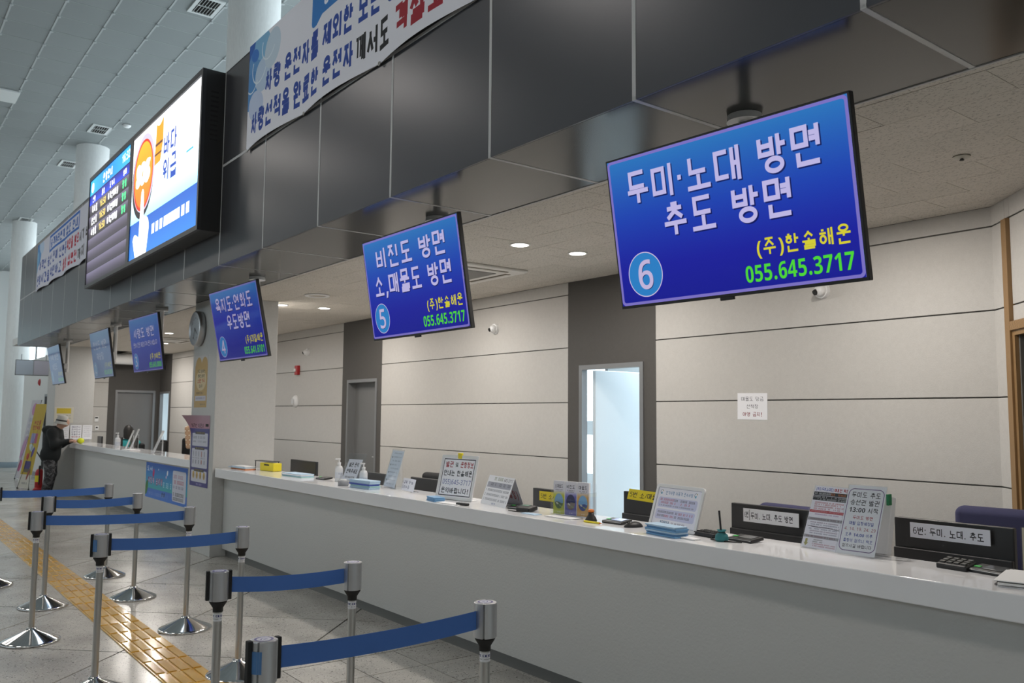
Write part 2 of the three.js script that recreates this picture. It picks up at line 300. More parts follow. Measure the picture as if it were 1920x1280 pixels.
// ---- hall ceiling: square metal tiles on light bars
{
  const c = struct('ceiling');
  part(c, 'ceiling_slab', bb(XF, XR, YC + 0.03, YC + 0.35, ZB - 0.3, ZF + 0.3), M.ceilBar);
  const tile = bx(0.5975, 0.02, 0.5965, 0, 0, 0), far = [], holes = [];
  for (let i = 0; i < 75; i++) for (let j = -9; j < 22; j++) {
    const x = -13.505 + 0.6 * (30 - i) + 0.3, z = -2.032 + 0.6 * j + 0.3; if (x > XR || x < XF || z < ZB || z > ZF) continue;
    if (z > -4.9 && z < 0.5 && x < -10.6 && x > -25) part(c, 'tile', tile, hash(i, j, 9) > 0.5 ? M.ceilTile : M.ceilTile2, [x, YC + 0.01 - 0.002 * hash(i, j, 4), z]); else far.push(tile.clone().translate(x, YC + 0.01, z));
  }
  part(c, 'distant_tiles', mergeGeometries(far), M.ceilTile).userData.kind = 'stuff';
  for (let j = -9; j < 22; j++) { const z = -2.032 + 0.6 * j; if (z > ZB && z < ZF) part(c, 'grid_bar', bb(XF, XR, YC - 0.006, YC + 0.02, z - 0.012, z + 0.012), M.ceilBar); }
  for (let i = 0; i < 45; i++) { const x = -10.505 - 0.6 * i; part(c, 'cross_bar', bb(x - 0.007, x + 0.007, YC - 0.003, YC + 0.02, ZB, 3), M.crossBar); }
  const stud = new THREE.CylinderGeometry(0.02, 0.028, 0.03, 8), studs = [];
  for (let i = 0; i < 75; i++) for (let j = -9; j < 8; j++) { const x = -13.505 + 0.6 * (30 - i), z = -2.032 + 0.6 * j; if (x < -9 && x > XF && z > ZB) studs.push(stud.clone().translate(x, YC - 0.012, z)); }
  part(c, 'grid_studs', mergeGeometries(studs), M.ceilBar).userData.kind = 'stuff';
}
// ---- hall walls outside the frame, with the window openings that light the hall
{
  const wf = struct('wall_far'), wz = struct('wall_front'), wr = struct('wall_right'), wb = struct('wall_back_high');
  const holed = (g, along, at, th, a0, a1, y0, y1, openings, mat, mull) => {   // wall panel with rectangular openings [a0,a1,y0,y1], all of one row
    const add = (p0, p1, q0, q1, name = 'wall_panel', m = mat, t = th) => { if (p1 - p0 < 1e-3 || q1 - q0 < 1e-3) return; part(g, name, along === 'x' ? bb(p0, p1, q0, q1, at, at + t) : bb(at, at + t, q0, q1, p0, p1), m); };
    let p = a0; const [oy0, oy1] = [openings[0][2], openings[0][3]];
    add(a0, a1, y0, oy0); add(a0, a1, oy1, y1);
    for (const [b0, b1] of openings) { add(p, b0, oy0, oy1); p = b1; for (let k = 0; k <= mull; k++) { const q = b0 + (b1 - b0) * k / mull; add(q - 0.03, q + 0.03, oy0, oy1, 'mullion', M.greyMetal, th * 0.5); } add(b0, b1, (oy0 + oy1) / 2 - 0.03, (oy0 + oy1) / 2 + 0.03, 'transom', M.greyMetal, th * 0.5); }
    add(p, a1, oy0, oy1);
  };
  holed(wf, 'z', XF - 0.3, 0.3, ZB, ZF, 0, YC + 0.03, [[-6.9, -4.9, 0.2, 5.2], [-1.5, 3.9, 0.2, 5.2]], M.plaster, 4);
  part(wf, 'tinted_pane', bb(XF - 0.2, XF - 0.194, 0.2, 5.2, -1.5, 3.9), phys([0.36, 0.38, 0.38], 0.05, { transmission: 1, thickness: 0 }));
  holed(wz, 'x', ZF, 0.3, XF, XR, 0, YC + 0.03, [[-37, -26, 4.3, 5.8], [-25, -14, 4.3, 5.8], [-13, -2, 4.3, 5.8]], std([0.34, 0.34, 0.33], 0.8), 6);
  part(wr, 'wall_panel', bb(XR, XR + 0.3, 0, YC + 0.03, -9, ZF), M.plaster);
  holed(wb, 'x', ZU - 0.3, 0.3, XF, XR, OC + 0.08, YC + 0.03, [[-38, -27, 3.5, 7.1], [-26, -14, 3.5, 7.1], [-13, -1, 3.5, 7.1]], M.plaster, 6);
  part(wb, 'wall_panel', bb(XF, -26.7, 0, OC + 0.08, ZB - 0.3, ZB), M.plaster);
  // office roof, closing the office off from the hall above it
  part(wb, 'office_roof', bb(-21.2, XR, OC + 0.08, OC + 0.22, ZB, ZBULK - 0.08), M.plaster);
}
// ---- bulkhead above the counters: metal panels with light seams, soffit panels below
{
  const b = struct('wall_bulkhead'), top = 4.765, mid = 3.872, x0 = 2.71, step = 1.05, n = 22, end = -19.85;
  part(b, 'bulkhead_core', bb(end + 0.02, x0 - 0.5, OC + 0.02, top - 0.02, ZBULK - 0.28, ZBULK - 0.016), M.core);
  for (let i = 0; i < n; i++) {
    const xr = -1.46 + step * (4 - i) - 0.011, xl = Math.max(xr - step + 0.022, end); if (xr < end + 0.1) break;
    const w = xr - xl, cx = (xr + xl) / 2;
    part(b, 'panel', rbx(w, top - mid - 0.011, 0.014, 0.002, cx, (top + mid + 0.011) / 2, ZBULK - 0.007, 1), M.panel);
    part(b, 'panel', rbx(w, mid - OC - 0.011, 0.014, 0.002, cx, (mid + OC - 0.011) / 2, ZBULK - 0.007, 1), M.panel);
    part(b, 'soffit_panel', rbx(w, 0.012, ZBULK - ZSOF - 0.016, 0.002, cx, OC + 0.006, (ZBULK + ZSOF) / 2 - 0.006, 1), M.soffit);
    if (xl > end) { part(b, 'seam_strip', bb(xl - 0.022, xl, OC + 0.004, top, ZBULK - 0.016, ZBULK + 0.0015), M.seam); part(b, 'seam_strip', bb(xl - 0.022, xl, OC - 0.0015, OC + 0.016, ZSOF, ZBULK + 0.0015), M.seam); }
  }
  part(b, 'seam_strip', bb(end, x0, mid - 0.011, mid + 0.011, ZBULK - 0.016, ZBULK + 0.001), M.seam);
  part(b, 'top_cap', bb(end, x0, top - 0.012, top, ZBULK - 0.28, ZBULK), M.seam);
  part(b, 'end_panel', bb(end, end + 0.014, OC, top, ZBULK - 0.28, ZBULK), M.panel);
  part(b, 'edge_trim', bb(end, x0, OC - 0.004, OC + 0.01, ZSOF - 0.012, ZSOF), M.seam);
}
// ---- office ceiling: long fissured boards laid in staggered rows
{
  const c = struct('ceiling_office');
  part(c, 'ceiling_slab', bb(-21.2, XR, OC + 0.022, OC + 0.08, OB - 0.3, ZSOF), M.joint);
  const far = [], L = 0.575, W = 0.295;
  for (let r = 0; r < 9; r++) for (let k = -9; k < 34; k++) {
    const z1 = r === 0 ? ZSOF - 0.013 : -3.403 - W * (r - 1), z0 = -3.403 - W * r, xr = -1.44 - L * k + (r % 2 ? 0 : 0.2875), xl = xr - L;
    if (xl > XR || xr < -21) continue;
    const q = 0.0012 + 0.0022 * (hash(k + 9, r, 5) > 0.7 ? 1 : 0), geo = metres(bb(xl + 0.0012, xr - q, OC, OC + 0.02, Math.max(z0, OB) + q, z1 - 0.0012));
    if (xl < -0.6 && xr > -11.5) part(c, 'board', geo, hash(k, r, 6) > 0.5 ? M.board : M.board2, [0, 0.0015 * hash(k + 20, r, 8), 0]); else far.push(geo);
  }
  part(c, 'distant_boards', mergeGeometries(far), M.board).userData.kind = 'stuff';
}
// ---- office walls: beige boards with open joints, dark bays round the doors
const ROWS = [[0, 0.637], [0.637, 1.190], [1.190, 1.742], [1.742, 2.290], [2.290, 2.824], [2.824, 2.95]];
const JG = 0.0045;
const boards = (g, x0, x1, z, rows = ROWS, name = 'panel') => rows.forEach(([a, b], i) => part(g, name, metres(rbx(x1 - x0 - 0.003, b - a - JG - (b > 2.9 ? 0.001 : JG), 0.012, 0.002, (x0 + x1) / 2, (a + b) / 2 + (b > 2.9 ? JG / 2 : 0), z - 0.006, 1)), i % 2 ? M.wall2 : M.wall));
function bay(g, x0, x1, z, d0, d1, dh, bright) {   // dark bay with a door opening d0..d1, height dh
  const put = (a, b, c, d) => part(g, 'dark_panel', metres(bb(a, b, c, d, z - 0.012, z)), M.dark);
  put(x0, d0, 0, dh); put(d1, x1, 0, dh); put(x0, x1, dh, 2.95);
}
function backing(g, x0, x1, z, d0, d1, dh) { const put = (a, b, c, d) => part(g, 'backing', bb(a, b, c, d, z - 0.07, z - 0.013), M.joint); if (d0 === undefined) put(x0, x1, 0, 2.97); else { put(x0, d0, 0, 2.97); put(d1, x1, 0, 2.97); put(d0, d1, dh, 2.97); } }
function frame(g, x0, x1, h, z, depth, fw = 0.045) {   // metal door frame, outer size x0..x1, set in the wall face z
  part(g, 'frame_jamb', bb(x0, x0 + fw, 0, h, z - depth, z + 0.012), M.greyMetal); part(g, 'frame_jamb', bb(x1 - fw, x1, 0, h, z - depth, z + 0.012), M.greyMetal); part(g, 'frame_head', bb(x0 + fw, x1 - fw, h - fw, h, z - depth, z + 0.012), M.greyMetal);
}
function lever(d, x, y, z, dir) { const h = part(d, 'handle', merge([cyl(0.024, 0.024, 0.012).rotateX(Math.PI / 2), cyl(0.009, 0.009, 0.05, 0, 0, 0, 12).rotateX(Math.PI / 2).translate(0, 0, 0.025), rbx(0.11, 0.018, 0.014, 0.006, dir * 0.045, 0, 0.05)]), M.satin, [x, y, z]); return h; }
{
  const w = struct('wall_back');
  boards(w, -5.277, -2.394, OB); backing(w, -5.277, -2.35, OB);
  bay(w, -6.462, -5.277, OB, -6.288, -5.424, 2.105); backing(w, -6.462, -5.277, OB, -6.288, -5.424, 2.105);
  boards(w, -10.288, -6.462, OB); backing(w, -10.288, -6.462, OB);
  bay(w, -11.460, -10.288, OB, -11.293, -10.400, 2.107); backing(w, -11.46, -10.288, OB, -11.293, -10.400, 2.107);
  boards(w, -15.7, -11.460, OB); boards(w, -20.0, -15.7, OB); backing(w, -20.0, -11.46, OB);
  bay(w, -20.9, -20.0, OB, -20.85, -20.08, 2.107); backing(w, -20.97, -20.0, OB, -20.85, -20.08, 2.107);
  const e = struct('wall_end'); e.position.set(-20.9, 0, 0); e.rotation.y = Math.PI / 2;      // local x runs towards -z
  bay(e, 4.55, 5.66, 0, 4.70, 5.565, 2.13); backing(e, 4.55, 5.73, 0, 4.70, 5.565, 2.13);
  boards(e, 3.80, 4.55, 0); backing(e, 3.80, 4.55, 0);
  // slanted wall at the right end
  const a = struct('wall_angled'); a.position.set(-2.40, 0, -5.66); a.rotation.y = -Math.PI / 4;
  boards(a, -0.006, 0.19, 0); boards(a, 0.19, 0.255, 0, [[2.824, 2.95]]); boards(a, 0.255, 1.35, 0, [[2.19, 2.29], [2.29, 2.824], [2.824, 2.95]]); boards(a, 1.35, 3.05, 0); part(a, 'backing', bb(-0.03, 0.30, 0, 2.97, -0.08, -0.013), M.joint); part(a, 'backing', bb(0.3, 1.3, 2.19, 2.97, -0.08, -0.013), M.joint); part(a, 'backing', bb(1.3, 3.1, 0, 2.97, -0.08, -0.013), M.joint);
  // wall continuing the hall beyond the far pillar
  const v = struct('wall_side'); part(v, 'wall_panel', bb(-27.6, -24.05, 0, 2.95, -3.99, -3.79), M.plaster); part(v, 'wall_panel', bb(-23.3, -19.9, 0, 2.95, -3.99, -3.79), M.plaster); part(v, 'wall_panel', bb(-24.05, -23.3, 2.06, 2.95, -3.99, -3.79), M.plaster); part(v, 'ceiling_over_wall', bb(-27.6, -19.9, 2.95, 3.03, ZB, -3.79), M.plaster);
  part(v, 'wall_return', bb(-27.6, -27.5, 0, 2.95, ZB, -3.99), M.plaster);
  const sk = struct('baseboard_side'); part(sk, 'baseboard', bb(-27.6, -24.05, 0, 0.1, -3.792, -3.775), M.greyMetal); part(sk, 'baseboard', bb(-23.3, -20.06, 0, 0.1, -3.792, -3.775), M.greyMetal);
}
// ---- doors
{
  const d1 = struct('door_1'); frame(d1, -6.288, -5.424, 2.105, OB, 0.06);
  const leaf = part(d1, 'door_leaf', rbx(0.04, 2.05, 0.80, 0.004, 0, 0, 0), M.backroom, [-6.225, 1.035, -6.185], [0, 0.02, 0]);
  const d2 = struct('door_2'); frame(d2, -11.293, -10.400, 2.107, OB, 0.16); part(d2, 'door_leaf', bb(-11.25, -10.445, 0, 2.062, OB - 0.15, OB - 0.11), M.doorGrey); lever(d2, -10.52, 1.03, OB - 0.11, -1);
  part(d2, 'reveal_panel', bb(-11.293, -10.40, 0, 2.107, OB - 0.2, OB - 0.152), M.joint);
  const d3 = struct('door_3'); d3.position.set(-20.9, 0, 0); d3.rotation.y = Math.PI / 2; frame(d3, 4.70, 5.565, 2.13, 0, 0.10, 0.05); part(d3, 'door_leaf', bb(4.75, 5.515, 0, 2.08, -0.09, -0.05), M.doorGrey); lever(d3, 4.83, 1.03, -0.05, 1);
  const d4 = struct('door_4'); frame(d4, -20.85, -20.08, 2.107, OB, 0.06); part(d4, 'door_leaf', rbx(0.04, 2.05, 0.70, 0.004, 0, 0, 0), M.backroom, [-20.76, 1.035, -6.20]);
  const d5 = struct('door_5'); d5.position.set(-2.40, 0, -5.66); d5.rotation.y = -Math.PI / 4;
  part(d5, 'trim_post', rbx(0.065, 2.82, 0.05, 0.003, 0.2225, 1.41, 0.0, 1), M.wood); part(d5, 'trim_rail', rbx(1.03, 0.055, 0.05, 0.003, 0.77, 2.162, 0.0, 1), M.wood); part(d5, 'trim_post', rbx(0.065, 2.82, 0.05, 0.003, 1.3175, 1.41, 0.0, 1), M.wood);
  part(d5, 'frame_jamb', bb(0.255, 0.285, 0, 2.105, -0.12, 0.01), M.wood); part(d5, 'frame_jamb', bb(1.255, 1.285, 0, 2.105, -0.12, 0.01), M.wood); part(d5, 'frame_head', bb(0.255, 1.285, 2.105, 2.135, -0.12, 0.01), M.wood);
  part(d5, 'door_leaf', bb(0.285, 1.255, 0, 2.105, -0.11, -0.07), std([0.085, 0.065, 0.038], 0.5), undefined, undefined, 'dark brown wooden door leaf'); lever(d5, 1.15, 1.0, -0.07, -1);
  const d6 = struct('door_6'); part(d6, 'frame_jamb', bb(-24.05, -24.0, 0, 2.06, -3.99, -3.77), M.greyMetal); part(d6, 'frame_jamb', bb(-23.35, -23.3, 0, 2.06, -3.99, -3.77), M.greyMetal); part(d6, 'frame_head', bb(-24.0, -23.35, 2.0, 2.06, -3.99, -3.77), M.greyMetal); part(d6, 'door_leaf', bb(-24.0, -23.35, 0, 2.0, -3.9, -3.86), M.satin);
}
// ---- the lit rooms seen through the open doors
function backRoom(name, x0, x1, wx0, wx1) {
  const g = struct(name), z0 = -8.6, z1 = OB - 0.075, h = 2.6;
  const p = (a, b, c, d, e, f, m = M.backroom) => part(g, 'room_wall', bb(a, b, c, d, e, f), m);
  p(x0 - 0.1, x0, 0, h, z0, z1); p(x1, x1 + 0.1, 0, h, z0, z1); part(g, 'room_ceiling', bb(x0, x1, h, h + 0.1, z0 - 0.1, z1 - 0.005), M.plaster);
  p(x0, wx0, 0, h, z0 - 0.1, z0); p(wx1, x1, 0, h, z0 - 0.1, z0); p(wx0, wx1, 0, 0.78, z0 - 0.1, z0); p(wx0, wx1, 2.32, h, z0 - 0.1, z0); p(wx0, wx1, 1.34, 1.545, z0 - 0.1, z0);
  for (const [a, b] of [[0.78, 1.34], [1.545, 2.32]]) for (const x of [wx0, wx1 - 0.04]) part(g, 'window_frame', bb(x, x + 0.04, a, b, z0 - 0.06, z0 + 0.02), M.greyMetal);
  p(x0, x1, h - 0.005, h, -5.8, z1, M.plaster);
  const cx = (x0 + x1) / 2 + 0.9, lampGlow = std([0.9, 0.9, 0.9], 0.5, { emissive: 0xeaf6ff, emissiveIntensity: 10 });
  const lamp = thing('ceiling_panel_lamp', name === 'wall_backroom' ? 'lit white ceiling panel in the room behind the open door' : 'lit white ceiling panel in the room behind the narrow far door', 'ceiling lamp', [cx, h - 0.02, -7.1]);
  part(lamp, 'diffuser', rbx(1.2, 0.02, 1.6, 0.005), lampGlow);
  const li = new THREE.RectAreaLight(0xe4f3ff, BACKROOM_LIGHT, 1.2, 1.6); li.position.set(0, -0.03, 0); li.rotation.x = -Math.PI / 2; lamp.add(li);
}
backRoom('wall_backroom', -10.3, -4.7, -9.65, -8.95);
backRoom('wall_backroom_far', -26.5, -19.5, -24, -22.5);
// ================================================================ PILLARS, COLUMNS, COUNTERS
solo('square_pillar', metres(rbx(0.843, 2.95, 0.717, 0.006, 0, 1.475, 0)), M.pillar, 'square beige pillar with a round wall clock, between the two counters', 'pillar', [-10.2285, 0, -3.6215]);
solo('square_pillar', metres(rbx(0.85, 2.95, 0.717, 0.006, 0, 1.475, 0)), M.pillar, 'square grey-beige pillar at the far end of the far counter', 'pillar', [-19.625, 0, -3.5485]);
for (const [x, y0, l] of [[-10.46, 3.17, 'thick round white column rising behind the grey bulkhead right of the big display'], [-19.95, 3.17, 'round white column rising behind the left end of the big display'], [-29.25, 0, 'tall round white column standing on the floor at the far left']]) {
  const c = thing('round_column', l, 'column', [x, 0, -3.80]);
  part(c, 'shaft', lathe([[0, y0], [0.325, y0], [0.325, YC + 0.01], [0, YC + 0.01]], 48), M.column);
  if (y0 === 0) part(c, 'base_ring', lathe([[0.326, 0], [0.355, 0], [0.355, 0.12], [0.335, 0.16], [0.326, 0.16]], 48), std([0.28, 0.36, 0.42], 0.4));
}
function counterUnit(label, x0, x1, zf, yt, pos) {
  const t = thing('ticket_counter', label, 'counter', [x0, 0, zf]), w = x1 - x0;
  part(t, 'countertop', rbx(w, 0.10, 0.45, 0.006, w / 2, yt - 0.05, -0.225), M.counter);
  part(t, 'front_panel', metres(bb(0, w, 0.088, yt - 0.10, -0.15, -0.11)), M.front);
  part(t, 'kick_plate', bb(0, w, 0, 0.088, -0.19, -0.155), M.kick);
  part(t, 'desk', rbx(w - 0.7, 0.03, 0.92, 0.004, (w - 0.7) / 2, 0.72, -0.62), M.white);
  for (let k = 0; k <= 6; k++) part(t, 'support_panel', bb(0.02 + (w - 0.8) * k / 6, 0.045 + (w - 0.8) * k / 6, 0, 0.705, -1.05, -0.19), M.front);
  return t;
}
counterUnit('long white ticket counter with grey front running to the right', -9.800, -0.62, -3.29, 0.99);
counterUnit('far white ticket counter beyond the square pillar with a blue poster', -19.2, -10.65, -3.50, 1.005);

// ================================================================ LED DISPLAY AND BANNERS ON THE BULKHEAD
{
  const t = thing('led_display', 'large black LED display box with a timetable screen and a bright advert', 'display', [-10.13, 3.255, ZBULK]);
  const W = 4.74, H = 1.505, D = 0.21;
  part(t, 'housing', rbx(W, H, D - 0.03, 0.006, 0, H / 2, (D - 0.03) / 2), M.black);
  const fr = std([0.03, 0.03, 0.035], 0.35), F = (x0, x1, y0, y1) => part(t, 'frame', bb(x0, x1, y0, y1, D - 0.034, D), fr);
  F(-W / 2, W / 2, 0, 0.045); F(-W / 2, W / 2, H - 0.055, H); F(-W / 2, -W / 2 + 0.03, 0.045, H - 0.055); F(W / 2 - 0.04, W / 2, 0.045, H - 0.055); F(-0.21, -0.09, 0.045, H - 0.055);
  for (let k = 0; k < 11; k++) part(t, 'vent_slot', rbx(0.002, 0.018, 0.07, 0.0008), M.rubber, [W / 2 + 0.0006, 1.30 - 0.045 * k, D * 0.45]);
  const left = canvas(1024, 700, (c, w, h) => {
    c.fillStyle = '#0a0a10'; c.fillRect(0, 0, w, h);
    const g = c.createLinearGradient(0, 0, w, 0); g.addColorStop(0, '#2fb4f0'); g.addColorStop(0.5, '#1287e6'); g.addColorStop(1, '#35b6f4'); c.fillStyle = g; c.fillRect(0, 0, w, 100);
    const g2 = c.createLinearGradient(0, 104, 0, 166); g2.addColorStop(0, '#0a1a8c'); g2.addColorStop(1, '#1d46d8'); c.fillStyle = g2; c.fillRect(0, 106, w, 60);
    for (let k = 0; k < 7; k++) { const y = 170 + k * 76, q = c.createLinearGradient(0, y, 0, y + 72); q.addColorStop(0, '#6d6780'); q.addColorStop(0.8, k > 2 ? '#37333f' : '#26242c'); c.fillStyle = q; c.fillRect(0, y, w, 72); }
    writeMid(c, '운항안내', 470, 18, 64, '#ffffff', { bold: 0.2 }); write(c, '16:32', 820, 14, 60, '#ffffff'); c.fillStyle = '#ffffff'; c.beginPath(); c.ellipse(70, 52, 38, 34, 0, 0, 7); c.fill();
    ['선명', '출항', '도착지', '상태'].forEach((s, i) => writeMid(c, s, [120, 370, 600, 900][i], 114, 44, '#ffffff', { bold: 0.2 }));
    ['욕지도', '한산도', '사량도'].forEach((s, k) => { const y = 178 + k * 76; writeMid(c, s, 150, y, 56, '#ffffff', { bold: 0.26 }); writeMid(c, '16:50', 370, y, 52, '#ffe26a'); writeMid(c, '여객선터미널', 630, y, 54, '#ffffff', { bold: 0.26, wide: 0.7 }); writeMid(c, '정상', 900, y, 54, '#4dff9a', { bold: 0.2 }); });
  });
  const right = canvas(1024, 600, (c, w, h) => {
    const g = c.createLinearGradient(0, 0, 0, 440); g.addColorStop(0, '#ffffff'); g.addColorStop(0.55, '#fdffff'); g.addColorStop(1, '#9fe4ff'); c.fillStyle = g; c.fillRect(0, 0, w, h);
    const b = c.createLinearGradient(0, 420, 0, 600); b.addColorStop(0, '#1a55b0'); b.addColorStop(1, '#2f78c8'); c.fillStyle = b; c.fillRect(0, 425, w, 175);
    c.fillStyle = '#d8900a'; c.beginPath(); c.moveTo(395, 26); c.quadraticCurveTo(440, 60, 500, 14); c.lineTo(505, 120); c.lineTo(470, 210); c.lineTo(372, 215); c.lineTo(390, 110); c.fill(); c.fillStyle = '#5a3008'; c.fillRect(384, 118, 112, 12); c.fillRect(380, 164, 106, 9);
    c.fillStyle = '#120a14'; c.beginPath(); c.ellipse(192, 225, 186, 196, 0, 0, 7); c.fill(); c.fillStyle = '#b8b0c4'; c.beginPath(); c.ellipse(202, 206, 182, 186, 0, 0, 7); c.fill(); c.fillStyle = '#c02808'; c.beginPath(); c.ellipse(194, 214, 166, 170, 0, 0, 7); c.fill();
    const o = c.createLinearGradient(0, 50, 0, 380); o.addColorStop(0, '#f4a818'); o.addColorStop(1, '#d06a00'); c.fillStyle = o; c.beginPath(); c.ellipse(196, 212, 152, 156, 0, 0, 7); c.fill();
    writeFit(c, 'SOS', 80, 312, 150, 104, '#ffffff', { latin: 1.3 }); c.lineWidth = 26; c.strokeStyle = '#ffffff'; c.lineJoin = 'round'; c.font = 'bold 120px sans-serif'; c.strokeText('SOS', 78, 248);
    c.fillStyle = '#ffffff'; c.beginPath(); c.moveTo(176, 300); c.quadraticCurveTo(198, 262, 222, 300); c.lineTo(236, 420); c.quadraticCurveTo(330, 420, 330, 490); c.lineTo(300, 600); c.lineTo(110, 600); c.lineTo(56, 510); c.quadraticCurveTo(70, 470, 120, 490); c.lineTo(160, 505); c.fill();
    write(c, '바다', 518, 104, 104, '#0c3ea0', { bold: 0.125 }); write(c, '위급', 518, 220, 108, '#0c3ea0', { bold: 0.125 }); fine(c, 760, 280, 70, 18, '#9cc', 2); c.fillStyle = '#3aa6c0'; c.fillRect(850, 262, 90, 8);
    for (let k = 0; k < 9; k++) { c.fillStyle = '#ffffff'; c.fillRect(380 + k * 62, 480, k > 2 && k < 6 ? 62 : 42, 46); }
  });
  part(t, 'timetable_screen', bx(2.13, 1.40, 0.004), screenMat(left, 1.5, 0.4), [-W / 2 + 0.03 + 1.065, 0.045 + 0.70, D - 0.013]);
  part(t, 'advert_screen', bx(2.42, 1.40, 0.004), screenMat(right, 1.7, 0.4), [W / 2 - 0.04 - 1.21, 0.045 + 0.70, D - 0.013]);
  const li = new THREE.RectAreaLight(0xe8f4ff, DISPLAY_LIGHT, 2.4, 1.4); li.position.set(W / 2 - 1.25, 0.75, D + 0.01); li.rotation.y = Math.PI; t.add(li);
}
function bannerGeo(w, h, sag, wave) {   // cloth pinned along the top, gently scalloped at the foot
  const g = new THREE.PlaneGeometry(w, h, 96, 16), p = g.attributes.position;
  for (let i = 0; i < p.count; i++) {
    const x = p.getX(i), y = p.getY(i), d = 0.5 - y / h, s = Math.abs(Math.sin((x / w + 0.5) * Math.PI * wave));
    p.setY(i, y - (1 - s) * sag * d + 0); p.setZ(i, 0.012 + 0.020 * d * s + 0.006 * Math.sin(x * 5.1) * d);
  }
  g.computeVertexNormals(); return g;
}
const blobs = (c, list) => list.forEach(([x, y, rx, ry, col]) => { c.fillStyle = col; c.beginPath(); c.ellipse(x, y, rx, ry, 0.4, 0, 7); c.fill(); });
{
  const tex = canvas(2048, 440, (c, w, h) => {
    c.fillStyle = '#e2e2ea'; c.fillRect(0, 0, w, h);
    blobs(c, [[20, 40, 90, 110, '#2f5fb0'], [70, 110, 80, 90, '#5d93c8'], [30, 200, 70, 80, '#4f8ac4'], [130, 40, 80, 60, '#7cb0d4'], [150, 170, 80, 70, '#b4c8de'], [90, 280, 80, 60, '#bcc9e2'], [230, 90, 70, 80, '#bfd0de'], [60, 60, 40, 26, '#3a76c4']]);
    c.strokeStyle = '#d6e2ec'; c.lineWidth = 6; for (const [x, y, r] of [[110, 120, 70], [40, 150, 60], [190, 60, 60]]) { c.beginPath(); c.arc(x, y, r, 0.4, 3.6); c.stroke(); }
    c.fillStyle = '#2f78c0'; c.beginPath(); c.moveTo(560, 20); c.quadraticCurveTo(560, 0, 590, 0); c.lineTo(1500, 0); c.lineTo(1500, 118); c.lineTo(640, 126); c.lineTo(600, 150); c.quadraticCurveTo(556, 160, 560, 120); c.fill();
    writeFit(c, '승선시 안전을 위한 협조 안내', 640, 1440, 26, 76, '#e8ecf4', { bold: 0.17 });
    writeFit(c, '차량 운전자를 제외한 모든 승객은', 176, 1260, 166, 104, '#24459a', { bold: 0.17, gap: 0.04, wide: 0.9, space: 0.28 });
    writeFit(c, '차량선적을 완료한 운전자', 48, 868, 300, 104, '#24459a', { bold: 0.17, gap: 0.04, wide: 0.9, space: 0.28 }); writeFit(c, '께서도', 874, 1082, 300, 104, '#18181c', { bold: 0.16, gap: 0.04, wide: 0.9 }); writeFit(c, '객실로 승선', 1104, 1560, 300, 104, '#9c1f30', { bold: 0.18, gap: 0.04, wide: 0.9, space: 0.28 }); writeFit(c, '하여 주시기 바랍니다', 1575, 2030, 300, 104, '#24459a', { bold: 0.165, wide: 0.8, space: 0.35 });
    writeFit(c, '선실 안에서', 1300, 1820, 166, 104, '#9c1f30', { bold: 0.165, wide: 0.8, space: 0.35 });
  });
  const t = thing('cloth_banner', 'long white cloth banner with blue, black and red lettering above the counter', 'banner', [-4.75, 4.325, ZBULK + 0.004]);
  part(t, 'cloth', bannerGeo(4.72, 0.91, 0.022, 4), Object.assign(printMat(tex, 0.8), { side: THREE.DoubleSide }));
  for (let k = 0; k < 5; k++) part(t, 'eyelet', new THREE.TorusGeometry(0.012, 0.004, 6, 16), M.steel, [-2.34 + k * 1.17 * 0.998, -0.455 - (k === 0 || k === 4 ? 0.02 : 0.02), 0.016]);
  const tex2 = canvas(1024, 210, (c, w, h) => {
    c.fillStyle = '#cfcfda'; c.fillRect(0, 0, w, h); blobs(c, [[10, 20, 50, 60, '#2f5fb0'], [40, 50, 50, 50, '#5d93c8'], [10, 80, 30, 50, '#7cb0d4'], [90, 20, 50, 30, '#b4c8de']]);
    c.strokeStyle = '#2f66b8'; c.lineWidth = 10; c.strokeRect(250, 10, 480, 60); writeFit(c, '승객여러분께 협조 안내', 268, 712, 20, 42, '#2f5aa8', { bold: 0.16 });
    writeFit(c, '여객선 승선 전에 신분증', 70, 560, 84, 48, '#3a4f9a', { bold: 0.15 }); writeFit(c, '확인을 받으', 566, 740, 84, 48, '#b02038', { bold: 0.17 }); writeFit(c, '시기 바랍니다', 746, 1000, 84, 48, '#222', { bold: 0.15 });
    writeFit(c, '운항시간을 확인하고', 30, 480, 146, 48, '#3a4f9a', { bold: 0.15 }); writeFit(c, '출항 십분전', 500, 720, 146, 48, '#b02038', { bold: 0.17 }); writeFit(c, '까지 승선', 726, 990, 146, 48, '#222', { bold: 0.15 });
  });
  const t2 = thing('cloth_banner', 'smaller white cloth banner left of the big display', 'banner', [-15.25, 4.26, ZBULK + 0.004]);
  part(t2, 'cloth', bannerGeo(5.2, 0.86, 0.022, 4), Object.assign(printMat(tex2, 0.8), { side: THREE.DoubleSide }));
}

